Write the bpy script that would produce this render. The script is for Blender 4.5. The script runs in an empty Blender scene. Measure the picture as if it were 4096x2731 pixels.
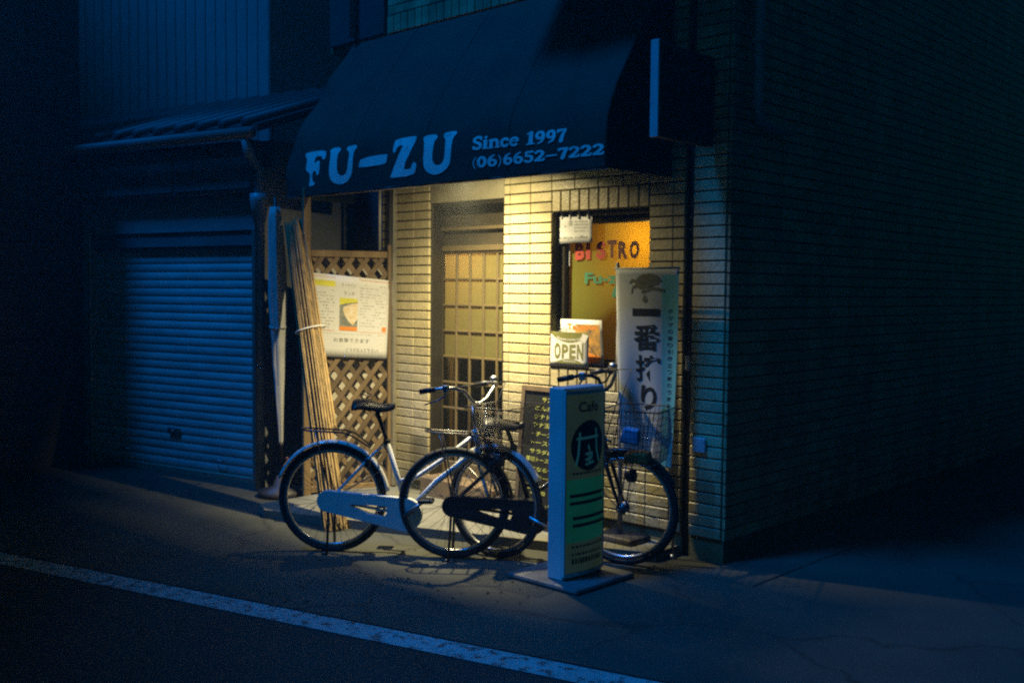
import bpy, bmesh, math, random
from mathutils import Vector, Matrix, noise
random.seed(7)
R = math.radians
scn = bpy.context.scene
col = scn.collection

# ------------------------------------------------------------------ camera
EYE = Vector((0, 0, 1.56)); FPX = 4096.0
CAMROT = Matrix.Rotation(R(90 - 2.81), 3, 'X') @ Matrix.Rotation(R(0.52), 3, 'Z')
cam = bpy.data.cameras.new('camera'); cam.sensor_width = 36; cam.lens = 36.0
cam.clip_start = 0.05; cam.clip_end = 500
camo = bpy.data.objects.new('camera', cam); col.objects.link(camo)
camo.matrix_world = Matrix.Translation(EYE) @ CAMROT.to_4x4()
scn.camera = camo

# ------------------------------------------------------------------ sky, moonlight, exposure
world = bpy.data.worlds.new('World'); scn.world = world; world.use_nodes = True
wn = world.node_tree.nodes; wl = world.node_tree.links; wn.clear()
sky = wn.new('ShaderNodeTexSky'); sky.sky_type = 'NISHITA'; sky.sun_disc = False
SUN_EL, SUN_AZ = 60.0, 67.0          # elevation; azimuth of the sun measured from -Y (towards the camera's back) to -X (left)
sky.sun_elevation = R(SUN_EL); sky.sun_rotation = R(180 + SUN_AZ)
tint = wn.new('ShaderNodeMix'); tint.data_type = 'RGBA'; tint.blend_type = 'MULTIPLY'; tint.inputs[0].default_value = 1
tint.inputs[7].default_value = (0.12, 1.0, 0.36, 1)
bg = wn.new('ShaderNodeBackground'); bg.inputs['Strength'].default_value = 0.0082
wo = wn.new('ShaderNodeOutputWorld')
wl.new(sky.outputs[0], tint.inputs[6]); wl.new(tint.outputs[2], bg.inputs['Color']); wl.new(bg.outputs[0], wo.inputs['Surface'])
sl = bpy.data.lights.new('moonlight', 'SUN'); sl.energy = 2.7; sl.angle = R(10); sl.color = (0.0, 0.25, 1.0)
so = bpy.data.objects.new('moonlight', sl); col.objects.link(so)
sdir = Vector((-math.sin(R(SUN_AZ)) * math.cos(R(SUN_EL)), -math.cos(R(SUN_AZ)) * math.cos(R(SUN_EL)), math.sin(R(SUN_EL))))
so.rotation_euler = sdir.to_track_quat('Z', 'Y').to_euler()
so.location = (-6, -5, 9)
scn.cycles.use_denoising = False; scn.cycles.sample_clamp_indirect = .35; scn.cycles.filter_width = 2.2; scn.cycles.caustics_reflective = False; scn.cycles.caustics_refractive = False
scn.view_settings.view_transform = 'Standard'; scn.view_settings.look = 'None'
scn.view_settings.exposure = 0.0; scn.view_settings.gamma = 1.0; scn.view_settings.use_curve_mapping = False

# ------------------------------------------------------------------ frames: x right along the shop front, y into the shop, z up
CORNER = Vector((1.225, 5.82, 0)); PHI = math.atan2(-.686, .728)
U = Vector((math.cos(PHI), math.sin(PHI), 0)); V = Vector((-math.sin(PHI), math.cos(PHI), 0))
def W(x, y, z=0.0): return CORNER + U * x + V * y + Vector((0, 0, z))
def loc(P): d = Vector(P) - CORNER; return d.dot(U), d.dot(V)
def ray(px, py): return CAMROT @ Vector(((px - 2048) / FPX, -(py - 1365.5) / FPX, -1.0))
def front(px, py, p=0.0):       # photo pixel -> (x, z) on the plane p metres in front of the shop front
    d = ray(px, py); t = (CORNER - V * p - EYE).dot(V) / d.dot(V); P = EYE + d * t
    return (P - CORNER).dot(U), P.z
def at_depth(px, py, Y):
    d = ray(px, py); return EYE + d * (Y / d.y)
def on_ground(px, py, z=0.0):
    d = ray(px, py); return EYE + d * ((z - EYE.z) / d.z)

# ------------------------------------------------------------------ mesh builder
class MB:
    def __init__(s): s.v = []; s.f = []; s.sm = []
    def add(s, vs, fs, smooth=False):
        o = len(s.v); s.v += [tuple(p) for p in vs]
        for f in fs: s.f.append(tuple(i + o for i in f)); s.sm.append(smooth)
        return s
    def box(s, x0, x1, y0, y1, z0, z1, M=None):
        vs = [Vector((x, y, z)) for z in (z0, z1) for y in (y0, y1) for x in (x0, x1)]
        if M is not None: vs = [M @ p for p in vs]
        return s.add(vs, [(0, 2, 3, 1), (4, 5, 7, 6), (0, 1, 5, 4), (2, 6, 7, 3), (0, 4, 6, 2), (1, 3, 7, 5)])
    def cbox(s, x0, x1, y0, y1, z0, z1, b=0.005, M=None, seg=1):
        bm = bmesh.new(); bmesh.ops.create_cube(bm, size=1)
        for q in bm.verts: q.co = Vector(((x0 + x1) / 2 + q.co.x * (x1 - x0), (y0 + y1) / 2 + q.co.y * (y1 - y0), (z0 + z1) / 2 + q.co.z * (z1 - z0)))
        bmesh.ops.bevel(bm, geom=bm.edges[:], offset=b, segments=seg, affect='EDGES', profile=.5)
        bm.verts.index_update()
        vs = [q.co.copy() for q in bm.verts]
        if M is not None: vs = [M @ p for p in vs]
        s.add(vs, [tuple(q.index for q in f.verts) for f in bm.faces]); bm.free(); return s
    def tube(s, pts, r, n=8, closed=False, cap=True, smooth=True, flat=1.0):
        pts = [Vector(p) for p in pts]; k = len(pts)
        rs = r if isinstance(r, (list, tuple)) else [r] * k
        T = []
        for i in range(k):
            a = pts[i - 1] if (i > 0 or closed) else pts[i]; b = pts[(i + 1) % k] if (i < k - 1 or closed) else pts[i]
            T.append((b - a).normalized())
        ref = Vector((0, 0, 1)) if abs(T[0].z) < .9 else Vector((1, 0, 0))
        nrm = (ref - T[0] * ref.dot(T[0])).normalized(); vs = []
        for i in range(k):
            nrm = (nrm - T[i] * nrm.dot(T[i])).normalized(); bi = T[i].cross(nrm)
            for j in range(n):
                a = 2 * math.pi * j / n
                vs.append(pts[i] + (nrm * math.cos(a) + bi * math.sin(a) * flat) * rs[i])
        fs = []
        for i in range(k if closed else k - 1):
            for j in range(n):
                a = i * n + j; b = i * n + (j + 1) % n; c = ((i + 1) % k) * n + (j + 1) % n; d = ((i + 1) % k) * n + j
                fs.append((a, b, c, d))
        if cap and not closed: fs += [tuple(range(n - 1, -1, -1)), tuple(range((k - 1) * n, k * n))]
        return s.add(vs, fs, smooth)
    def lathe(s, prof, n=16, M=None, smooth=True, star=None):      # prof: (r, z)
        vs = []
        for i, (r, z) in enumerate(prof):
            for j in range(n):
                a = 2 * math.pi * j / n; q = r * (star(a, i) if star else 1)
                p = Vector((q * math.cos(a), q * math.sin(a), z)); vs.append(M @ p if M is not None else p)
        fs = [(i * n + j, i * n + (j + 1) % n, (i + 1) * n + (j + 1) % n, (i + 1) * n + j) for i in range(len(prof) - 1) for j in range(n)]
        fs += [tuple(range(n - 1, -1, -1)), tuple(range((len(prof) - 1) * n, len(prof) * n))]
        return s.add(vs, fs, smooth)
    def prism(s, poly, f0, f1):      # f0, f1 map a 2D point to the two faces
        n = len(poly); vs = [f0(*p) for p in poly] + [f1(*p) for p in poly]
        fs = [tuple(range(n)), tuple(range(2 * n - 1, n - 1, -1))] + [(i, (i + 1) % n, n + (i + 1) % n, n + i) for i in range(n)]
        return s.add(vs, fs)
    def grid(s, fn, nu, nv, smooth=True):
        vs = [fn(i / nu, j / nv) for j in range(nv + 1) for i in range(nu + 1)]
        fs = [(j * (nu + 1) + i, j * (nu + 1) + i + 1, (j + 1) * (nu + 1) + i + 1, (j + 1) * (nu + 1) + i) for j in range(nv) for i in range(nu)]
        return s.add(vs, fs, smooth)
    def mesh(s, name, fix=True):
        me = bpy.data.meshes.new(name); me.from_pydata(s.v, [], s.f)
        me.polygons.foreach_set('use_smooth', s.sm)
        if fix:
            bm = bmesh.new(); bm.from_mesh(me); bmesh.ops.recalc_face_normals(bm, faces=bm.faces[:]); bm.to_mesh(me); bm.free()
        me.update(); return me
    def build(s, name, mat, parent=None, fix=True):
        return link(name, s.mesh(name, fix), mat, parent)
def mark_stuff(o): o['kind'] = 'stuff'; return o
def link(name, me, mat, parent=None, at=None):
    if mat is not None and not me.materials: me.materials.append(mat)
    o = bpy.data.objects.new(name, me); col.objects.link(o); o.parent = parent
    if at is not None: o.location = at
    return o
def thing(name, label, cat, at=(0, 0, 0), rz=0.0, group=None):
    o = bpy.data.objects.new(name, None); col.objects.link(o); o.empty_display_size = .1
    o.location = at; o.rotation_euler = (0, 0, rz); return tag(o, label, cat, group)
def tag(o, label, cat, group=None):
    o['label'] = label; o['category'] = cat
    if group: o['group'] = group
    return o
def shop_thing(name, label, cat, x, y, z=0.0, rz=0.0, group=None): return thing(name, label, cat, W(x, y, z), PHI + rz, group)

# ------------------------------------------------------------------ materials
def mat(name, c, rough=.6, metal=0.0, var=.12, scale=8.0, bump=0.0, bscale=60.0, c2=None, objvar=0.0, spec=.5, trans=None, coat=0.0, stretch=None, detail=5):
    m = bpy.data.materials.new(name); m.use_nodes = True
    nt = m.node_tree; b = nt.nodes['Principled BSDF']; N = nt.nodes.new; Lk = nt.links.new
    b.inputs['Roughness'].default_value = rough; b.inputs['Metallic'].default_value = metal
    b.inputs['Specular IOR Level'].default_value = spec; b.inputs['Coat Weight'].default_value = coat
    tc = N('ShaderNodeTexCoord'); src = tc.outputs['Object']
    if stretch:
        mp = N('ShaderNodeMapping'); mp.inputs['Scale'].default_value = stretch; Lk(src, mp.inputs[0]); src = mp.outputs[0]
    if objvar:                                           # a shifted pattern and tone for each piece
        oi = N('ShaderNodeObjectInfo'); ad = N('ShaderNodeVectorMath'); ad.operation = 'ADD'
        sc_ = N('ShaderNodeMath'); sc_.operation = 'MULTIPLY'; sc_.inputs[1].default_value = 37.0
        Lk(oi.outputs['Random'], sc_.inputs[0]); Lk(src, ad.inputs[0]); Lk(sc_.outputs[0], ad.inputs[1]); src = ad.outputs[0]
    no = N('ShaderNodeTexNoise'); no.inputs['Scale'].default_value = scale; no.inputs['Detail'].default_value = detail; Lk(src, no.inputs['Vector'])
    rp = N('ShaderNodeValToRGB'); rp.color_ramp.elements[0].position = .32; rp.color_ramp.elements[1].position = .70
    d = c2 if c2 else tuple(max(0, k * (1 - var * 2)) for k in c)
    rp.color_ramp.elements[0].color = (*d, 1); rp.color_ramp.elements[1].color = (*c, 1)
    Lk(no.outputs['Fac'], rp.inputs['Fac']); out = rp.outputs['Color']
    if objvar:
        mr = N('ShaderNodeMapRange'); mr.inputs['To Min'].default_value = 1 - objvar; mr.inputs['To Max'].default_value = 1 + objvar * .5
        Lk(oi.outputs['Random'], mr.inputs['Value'])
        mx = N('ShaderNodeVectorMath'); mx.operation = 'SCALE'; Lk(out, mx.inputs[0]); Lk(mr.outputs[0], mx.inputs['Scale']); out = mx.outputs[0]
    Lk(out, b.inputs['Base Color'])
    if bump:
        n2 = N('ShaderNodeTexNoise'); n2.inputs['Scale'].default_value = bscale; n2.inputs['Detail'].default_value = 4; Lk(src, n2.inputs['Vector'])
        bp = N('ShaderNodeBump'); bp.inputs['Strength'].default_value = bump; bp.inputs['Distance'].default_value = .01
        Lk(n2.outputs['Fac'], bp.inputs['Height']); Lk(bp.outputs[0], b.inputs['Normal'])
    if trans:
        tr = N('ShaderNodeBsdfTranslucent'); tr.inputs['Color'].default_value = (*trans[0], 1)
        ms = N('ShaderNodeMixShader'); ms.inputs[0].default_value = trans[1]
        Lk(b.outputs[0], ms.inputs[1]); Lk(tr.outputs[0], ms.inputs[2]); Lk(ms.outputs[0], nt.nodes['Material Output'].inputs['Surface'])
    return m
def glass_mat(name, tintc=(.9, .95, .92), refl=.12):
    m = bpy.data.materials.new(name); m.use_nodes = True; nt = m.node_tree; nt.nodes.clear(); N = nt.nodes.new; Lk = nt.links.new
    t = N('ShaderNodeBsdfTransparent'); t.inputs[0].default_value = (*tintc, 1)
    g = N('ShaderNodeBsdfGlossy'); g.inputs['Roughness'].default_value = .04
    lw = N('ShaderNodeLayerWeight'); lw.inputs[0].default_value = refl
    ms = N('ShaderNodeMixShader'); Lk(lw.outputs['Fresnel'], ms.inputs[0]); Lk(t.outputs[0], ms.inputs[1]); Lk(g.outputs[0], ms.inputs[2])
    o = N('ShaderNodeOutputMaterial'); Lk(ms.outputs[0], o.inputs['Surface']); return m
def emit_mat(name, c, s):
    m = bpy.data.materials.new(name); m.use_nodes = True; nt = m.node_tree; b = nt.nodes['Principled BSDF']
    b.inputs['Emission Color'].default_value = (*c, 1); b.inputs['Emission Strength'].default_value = s; return m

M_tile = mat('tile_glaze', (.58, .49, .28), .38, var=.10, scale=14, bump=.35, bscale=45, objvar=.16)
def field_mat():      # the same glaze where tiles are joined: tone per tile from its place in the bond, soot streaks
    m = mat('tile_glaze_field', (.56, .48, .27), .4, var=.16, scale=3.0, bump=.35, bscale=45)
    nt = m.node_tree; b = nt.nodes['Principled BSDF']; N = nt.nodes.new; Lk = nt.links.new
    tc = N('ShaderNodeTexCoord'); sn = N('ShaderNodeVectorMath'); sn.operation = 'SNAP'; sn.inputs[1].default_value = (.19, .19, .0669)
    of_ = N('ShaderNodeVectorMath'); of_.operation = 'ADD'; of_.inputs[1].default_value = (.05, .002, -.94 + .0669 * 30)
    wn_ = N('ShaderNodeTexWhiteNoise'); Lk(tc.outputs['Object'], of_.inputs[0]); Lk(of_.outputs[0], sn.inputs[0]); Lk(sn.outputs[0], wn_.inputs['Vector'])
    mr = N('ShaderNodeMapRange'); mr.inputs['To Min'].default_value = .62; mr.inputs['To Max'].default_value = 1.1; Lk(wn_.outputs['Value'], mr.inputs['Value'])
    mp = N('ShaderNodeMapping'); mp.inputs['Scale'].default_value = (4, 4, .5); st = N('ShaderNodeTexNoise'); st.inputs['Scale'].default_value = 1.2; st.inputs['Detail'].default_value = 8
    Lk(tc.outputs['Object'], mp.inputs[0]); Lk(mp.outputs[0], st.inputs['Vector']); m2 = N('ShaderNodeMapRange'); m2.inputs['From Min'].default_value = .35; m2.inputs['From Max'].default_value = .6
    m2.inputs['To Min'].default_value = .55; m2.inputs['To Max'].default_value = 1.0; Lk(st.outputs['Fac'], m2.inputs['Value'])
    mu = N('ShaderNodeMath'); mu.operation = 'MULTIPLY'; Lk(mr.outputs[0], mu.inputs[0]); Lk(m2.outputs[0], mu.inputs[1])
    sc = N('ShaderNodeVectorMath'); sc.operation = 'SCALE'; old = b.inputs['Base Color'].links[0].from_socket
    Lk(old, sc.inputs[0]); Lk(mu.outputs[0], sc.inputs['Scale']); Lk(sc.outputs[0], b.inputs['Base Color']); return m
M_tile_field = field_mat()
M_mortar = mat('mortar', (.12, .115, .045), .9, bump=.4)
M_render = mat('painted_board', (.30, .265, .17), .7, bump=.15)
M_dark_wall = mat('dark_wall', (.045, .045, .05), .8, bump=.2)
M_conc = mat('concrete', (.34, .32, .28), .85, var=.2, scale=5, bump=.35, bscale=50)
M_awn = mat('awning_canvas', (.010, .028, .018), .8, var=.3, scale=3, bump=.3, bscale=300)
M_white_print = mat('white_print', (.78, .78, .76), .6, var=.06, scale=10)
def wear(m, dark, scale, lo_, hi_):
    nt = m.node_tree; b = nt.nodes['Principled BSDF']; N = nt.nodes.new; Lk = nt.links.new
    tc = N('ShaderNodeTexCoord'); n = N('ShaderNodeTexNoise'); n.inputs['Scale'].default_value = scale; n.inputs['Detail'].default_value = 8; n.inputs['Roughness'].default_value = .7; Lk(tc.outputs['Object'], n.inputs['Vector'])
    mr = N('ShaderNodeMapRange'); mr.inputs['From Min'].default_value = lo_; mr.inputs['From Max'].default_value = hi_; Lk(n.outputs['Fac'], mr.inputs['Value'])
    mx = N('ShaderNodeMix'); mx.data_type = 'RGBA'; old = b.inputs['Base Color'].links[0].from_socket; Lk(mr.outputs[0], mx.inputs[0]); mx.inputs[6].default_value = (*dark, 1); Lk(old, mx.inputs[7]); Lk(mx.outputs[2], b.inputs['Base Color'])
wear(M_white_print, (.10, .12, .12), 18, .30, .42)
M_frame_dark = mat('bronze_aluminium', (.055, .048, .035), .4, metal=.6, var=.1)
M_frame_brown = mat('brown_door_paint', (.16, .12, .06), .5, var=.15, scale=6)
M_alu = mat('aluminium', (.50, .47, .38), .35, metal=.7, var=.1)
M_shutter = mat('shutter_steel', (.50, .51, .52), .55, metal=.1, var=.18, scale=2.5, objvar=.06)
M_fascia = mat('fascia_panel', (.16, .17, .18), .6, var=.2, scale=2)
M_siding = mat('siding', (.28, .30, .31), .6, var=.15, scale=1.5)
M_roof = mat('roof_tile', (.05, .05, .055), .6, bump=.3, bscale=12)
M_wood = mat('weathered_wood', (.22, .15, .075), .75, var=.25, scale=5, stretch=(1, 1, .12), bump=.2, objvar=.25)
M_post = mat('post_wood', (.30, .20, .09), .7, var=.25, scale=9, stretch=(1, 1, .08), bump=.2)
M_board = mat('plywood', (.58, .53, .42), .8, var=.1, scale=3)
M_reed = mat('reed', (.46, .31, .12), .7, var=.3, scale=30, stretch=(1, 1, .1), objvar=.2)
M_cloth_white = mat('white_cloth', (.50, .50, .49), .85, var=.12, scale=6, bump=.3, bscale=20)
M_rope = mat('white_cord', (.75, .74, .7), .8)
M_paper = mat('paper', (.64, .63, .62), .8, var=.03, scale=4)
M_ink = mat('grey_ink', (.16, .17, .13), .8)
M_faint = mat('faint_ink', (.42, .42, .38), .8)
M_yellow = mat('yellow_print', (.70, .66, .06), .7)
M_orange = mat('orange_print', (.75, .25, .03), .7)
M_red = mat('red_paint', (.45, .05, .03), .6)
M_brown_paint = mat('brown_paint', (.16, .04, .015), .6)
M_green_paint = mat('green_paint', (.05, .22, .12), .6)
M_photo1 = mat('print_bread', (.62, .45, .22), .7, c2=(.75, .68, .55), scale=38)
M_photo2 = mat('print_dish', (.10, .12, .10), .7, c2=(.26, .26, .22), scale=22)
M_photo3 = mat('print_food', (.6, .3, .05), .7, c2=(.12, .10, .06), scale=18)
M_olive = mat('olive_print', (.19, .19, .05), .7)
def add_glow(m, k):
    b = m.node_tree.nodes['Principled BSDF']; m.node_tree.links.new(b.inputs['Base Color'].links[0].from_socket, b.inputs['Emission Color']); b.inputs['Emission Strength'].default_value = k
M_chalkboard = mat('chalkboard', (.018, .020, .016), .6, var=.3, scale=5)
M_chalk = mat('yellow_chalk', (.80, .80, .16), .9, var=.2, scale=60)
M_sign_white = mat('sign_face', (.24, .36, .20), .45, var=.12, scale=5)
M_sign_body = mat('sign_body', (.66, .67, .68), .5, var=.1, scale=3)
M_sign_base = mat('sign_base', (.15, .155, .16), .6, var=.3, scale=4)
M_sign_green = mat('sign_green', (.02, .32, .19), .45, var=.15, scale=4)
M_sign_dark = mat('sign_dark', (.010, .018, .014), .5)
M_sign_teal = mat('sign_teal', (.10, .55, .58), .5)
for q_, k_ in ((M_sign_white, .045), (M_sign_green, .10), (M_sign_teal, .05)): add_glow(q_, k_); q_.cycles.emission_sampling = 'NONE'  # faint emission added so the unlit sign face reads brighter
M_banner = mat('banner_cloth', (.50, .52, .50), .8, var=.06, scale=5, trans=((.4, .42, .4), .25))
M_banner_teal = mat('banner_stripe', (.10, .38, .36), .8, var=.08, scale=6)
M_banner_ink = mat('banner_ink', (.02, .022, .018), .9, spec=.1)
M_banner_gold = mat('banner_gold', (.14, .13, .05), .8, c2=(.06, .07, .035), scale=40)
M_white_paint = mat('white_bicycle_paint', (.78, .80, .82), .3, var=.08, scale=12, coat=.4)
M_black_paint = mat('black_bicycle_paint', (.012, .012, .014), .35, var=.1, coat=.4)
M_black_plastic = mat('black_plastic', (.015, .015, .016), .45)
M_vinyl = mat('saddle_vinyl', (.010, .010, .009), .42, bump=.1, bscale=200)
M_rubber = mat('rubber', (.018, .018, .017), .8, bump=.2, bscale=120)
M_steel = mat('steel', (.45, .46, .48), .42, metal=1.0, var=.15, scale=20)
M_rim = mat('rim_alloy', (.50, .51, .53), .3, metal=.85, var=.1)
M_spoke = mat('spoke_wire', (.10, .10, .11), .6, metal=.5)
M_reflector = mat('red_reflector', (.45, .02, .015), .2)
M_blue_bag = mat('blue_parcel', (.10, .36, .62), .6, bump=.3, bscale=14)
M_tan_bag = mat('tan_parcel', (.42, .22, .06), .8)
M_glass = glass_mat('window_glass')
M_blind = mat('orange_blind', (.42, .36, .06), .8, var=.05, scale=4, trans=((.16, .088, .005), .6))
M_frost = mat('frosted_glass', (.26, .25, .10), .3, var=.06, scale=12, bump=.3, bscale=150, trans=((.13, .10, .045), .5))
M_curtain = mat('door_curtain', (.07, .055, .03), .9, var=.25, scale=6)
M_room = mat('room_plaster', (.16, .12, .07), .9)
M_pvc = mat('white_pvc', (.62, .62, .58), .4)
M_pipe = mat('painted_pipe', (.30, .32, .34), .45, var=.15)
M_pipe_dark = mat('dark_pipe', (.035, .03, .028), .5, var=.15)
M_plate = mat('pale_plate', (.45, .50, .55), .5)
M_box_dark = mat('sign_box_dark', (.03, .022, .018), .5)
M_bulb = emit_mat('bulb_glow', (1.0, .78, .42), 1.5); M_bulb.cycles.emission_sampling = 'NONE'

# asphalt with stains, and worn road paint
def asphalt_mat():
    m = mat('asphalt', (.032, .038, .031), .85, c2=(.020, .024, .019), scale=1.3, bump=.9, bscale=160)
    nt = m.node_tree; b = nt.nodes['Principled BSDF']; N = nt.nodes.new; Lk = nt.links.new
    tc = N('ShaderNodeTexCoord'); n = N('ShaderNodeTexNoise'); n.inputs['Scale'].default_value = 220; Lk(tc.outputs['Object'], n.inputs['Vector'])
    rp = N('ShaderNodeValToRGB'); rp.color_ramp.elements[0].position = .5; rp.color_ramp.elements[1].position = .75
    rp.color_ramp.elements[0].color = (.7, .7, .7, 1); rp.color_ramp.elements[1].color = (2.2, 2.1, 2.0, 1); Lk(n.outputs['Fac'], rp.inputs['Fac'])
    mx = N('ShaderNodeMix'); mx.data_type = 'RGBA'; mx.blend_type = 'MULTIPLY'; mx.inputs[0].default_value = 1
    old = b.inputs['Base Color'].links[0].from_socket; Lk(old, mx.inputs[6]); Lk(rp.outputs[0], mx.inputs[7]); Lk(mx.outputs[2], b.inputs['Base Color'])
    return m
M_asphalt = asphalt_mat()
def paint_mat():
    m = mat('road_paint', (.42, .42, .41), .7, scale=3, var=.12, bump=.5, bscale=150)
    nt = m.node_tree; b = nt.nodes['Principled BSDF']; N = nt.nodes.new; Lk = nt.links.new
    tc = N('ShaderNodeTexCoord'); n = N('ShaderNodeTexNoise'); n.inputs['Scale'].default_value = 16; n.inputs['Detail'].default_value = 9; n.inputs['Roughness'].default_value = .72
    Lk(tc.outputs['Object'], n.inputs['Vector'])
    rp = N('ShaderNodeValToRGB'); rp.color_ramp.elements[0].position = .40; rp.color_ramp.elements[1].position = .50; Lk(n.outputs['Fac'], rp.inputs['Fac'])
    mx = N('ShaderNodeMix'); mx.data_type = 'RGBA'; old = b.inputs['Base Color'].links[0].from_socket
    Lk(rp.outputs[0], mx.inputs[0]); mx.inputs[6].default_value = (.06, .06, .058, 1); Lk(old, mx.inputs[7]); Lk(mx.outputs[2], b.inputs['Base Color'])
    return m
M_road_paint = paint_mat()

# ------------------------------------------------------------------ lettering helpers
_fc = {}
def text2d(body, size=1.0, bold=0.0, font_res=3):
    """flat mesh of the words, lower left corner at 0,0 -> (verts2d, faces, width, height)"""
    key = (body, bold)
    if key not in _fc:
        cu = bpy.data.curves.new('t', 'FONT'); cu.body = body; cu.size = 1; cu.offset = bold; cu.resolution_u = font_res
        o = bpy.data.objects.new('t', cu); col.objects.link(o)
        dg = bpy.context.evaluated_depsgraph_get(); me = bpy.data.meshes.new_from_object(o.evaluated_get(dg))
        vs = [(q.co.x, q.co.y) for q in me.vertices]; fs = [tuple(p.vertices) for p in me.polygons]
        bpy.data.objects.remove(o); bpy.data.curves.remove(cu); bpy.data.meshes.remove(me)
        x0 = min(p[0] for p in vs); y0 = min(p[1] for p in vs); x1 = max(p[0] for p in vs); y1 = max(p[1] for p in vs)
        _fc[key] = ([(a - x0, b - y0) for a, b in vs], fs, x1 - x0, y1 - y0)
    v, f, w, h = _fc[key]
    return [(a * size, b * size) for a, b in v], f, w * size, h * size
def put_text(mb, body, fn, x, y, w=None, h=None, bold=0.0, align='l'):
    """write body with its box at x, y (lower left) stretched to w by h; fn maps 2D to 3D"""
    v, f, tw, th = text2d(body, 1.0, bold)
    sy = (h / th) if h else (w / tw); sx = (w / tw) if w else sy
    if align == 'c': x -= tw * sx / 2
    mb.add([fn(x + a * sx, y + b * sy) for a, b in v], f)
def chaikin(p, n=1):
    for _ in range(n):
        q = []
        for i in range(len(p)):
            a, b = p[i], p[(i + 1) % len(p)]
            q += [(a[0] * .75 + b[0] * .25, a[1] * .75 + b[1] * .25), (a[0] * .25 + b[0] * .75, a[1] * .25 + b[1] * .75)]
        p = q
    return p
def fill_poly(mb, poly, fn):
    bm = bmesh.new(); vs = [bm.verts.new((x, y, 0)) for x, y in poly]; fc = bm.faces.new(vs)
    bmesh.ops.triangulate(bm, faces=[fc]); bm.verts.index_update()
    mb.add([fn(q.co.x, q.co.y) for q in bm.verts], [tuple(k.index for k in f.verts) for f in bm.faces]); bm.free()
def ribbon(mb, pts, ws, fn, lift=0.0):
    """brush stroke of varying width with round ends"""
    P = [Vector(p) for p in pts]; n = len(P); L = []; Rr = []
    if not isinstance(ws, (list, tuple)): ws = [ws] * n
    for i in range(n):
        t = (P[min(i + 1, n - 1)] - P[max(i - 1, 0)]).normalized(); q = Vector((-t.y, t.x)) * ws[i] / 2
        L.append(P[i] + q); Rr.append(P[i] - q)
    t0 = (P[0] - P[1]).normalized() * ws[0] * .42; t1 = (P[-1] - P[-2]).normalized() * ws[-1] * .42
    poly = [P[0] + t0] + L + [P[-1] + t1] + Rr[::-1]
    k = len(L); vs = [P[0] + t0] + L + Rr + [P[-1] + t1]
    fs = [(0, 1 + k, 1)] + [(1 + i, 1 + k + i, 2 + k + i, 2 + i) for i in range(k - 1)] + [(k, 2 * k, 2 * k + 1)]
    mb.add([fn(p.x, p.y, lift) for p in vs], fs)
def arc(cx, cy, rx, ry, a0, a1, n=10):
    return [(cx + rx * math.cos(R(a0 + (a1 - a0) * i / n)), cy + ry * math.sin(R(a0 + (a1 - a0) * i / n))) for i in range(n + 1)]
# fat serif figures, drawn as strokes in a box 0..w by 0..1
GL = {
 'S': (.66, [(arc(.34, .75, .23, .2, 25, 270, 10) + arc(.32, .28, .24, .22, 90, -165, 10), .2), ([(.57, .95), (.57, .72)], .1), ([(.09, .28), (.09, .05)], .1)]),
 'i': (.40, [([(.2, .08), (.2, .66)], .24), ([(.04, .05), (.36, .05)], .1), ([(.04, .64), (.2, .64)], .1), ([(.17, .9), (.23, .9)], .22)]),
 'n': (.78, [([(.18, .08), (.18, .66)], .22), ([(.02, .05), (.32, .05)], .1), ([(.02, .64), (.18, .64)], .1), (arc(.4, .42, .2, .22, 160, 0, 8) + [(.6, .08)], .2), ([(.46, .05), (.76, .05)], .1)]),
 'c': (.60, [(arc(.32, .36, .22, .28, 40, 320, 14), .2), ([(.48, .52), (.52, .52)], .16)]),
 'e': (.62, [(arc(.31, .36, .22, .28, 5, 315, 14), .19), ([(.14, .38), (.5, .38)], .09)]),
 '1': (.56, [([(.3, .08), (.3, .94)], .26), ([(.06, .05), (.54, .05)], .1), ([(.08, .84), (.28, .92)], .12)]),
 '9': (.64, [(arc(.3, .66, .19, .25, 0, 360, 16), .19), ([(.5, .66), (.5, .4), (.42, .16), (.2, .02)], [.2, .2, .16, .1])]),
 '6': (.64, [(arc(.33, .32, .19, .25, 0, 360, 16), .19), ([(.13, .32), (.13, .58), (.22, .82), (.44, .98)], [.2, .2, .16, .1])]),
 '7': (.62, [([(.06, .88), (.56, .88)], .2), ([(.54, .86), (.4, .5), (.3, .02)], [.2, .22, .26]), ([(.08, .92), (.08, .72)], .1)]),
 '0': (.64, [(arc(.32, .48, .2, .4, 0, 360, 20), .2)]),
 '5': (.62, [([(.14, .9), (.54, .92)], .18), ([(.15, .9), (.13, .56)], .12), (arc(.28, .32, .22, .26, 110, -150, 12), .2)]),
 '2': (.64, [(arc(.3, .68, .2, .22, 165, -30, 10) + [(.34, .34), (.1, .08)], .2), ([(.1, .08), (.56, .08)], .17), ([(.56, .08), (.58, .26)], .1)]),
 '(': (.34, [(arc(.5, .42, .36, .62, 125, 235, 10), .06)]), ')': (.34, [(arc(-.16, .42, .36, .62, 55, -55, 10), .06)]),
 '-': (.72, [([(.06, .4), (.66, .4)], .13)]), ' ': (.42, []),
}
def fat_text(parent, m, body, fn, x0, x1, zfun, h):
    w = sum(GL[c][0] for c in body); sx = (x1 - x0) / w; x = x0; k = 0
    for c in body:
        mb = MB()
        for pts, ws in GL[c][1]:
            k += 1; z0 = zfun((x - x0) / (x1 - x0)); hh = h((x - x0) / (x1 - x0))
            ribbon(mb, pts, ws, lambda a, b, l, x=x, z0=z0, hh=hh: fn(x + a * sx, z0 + b * hh, l), .0002 * (k % 5))
        if mb.v: mb.build('letter', m, parent, fix=False)
        x += GL[c][0] * sx

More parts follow.
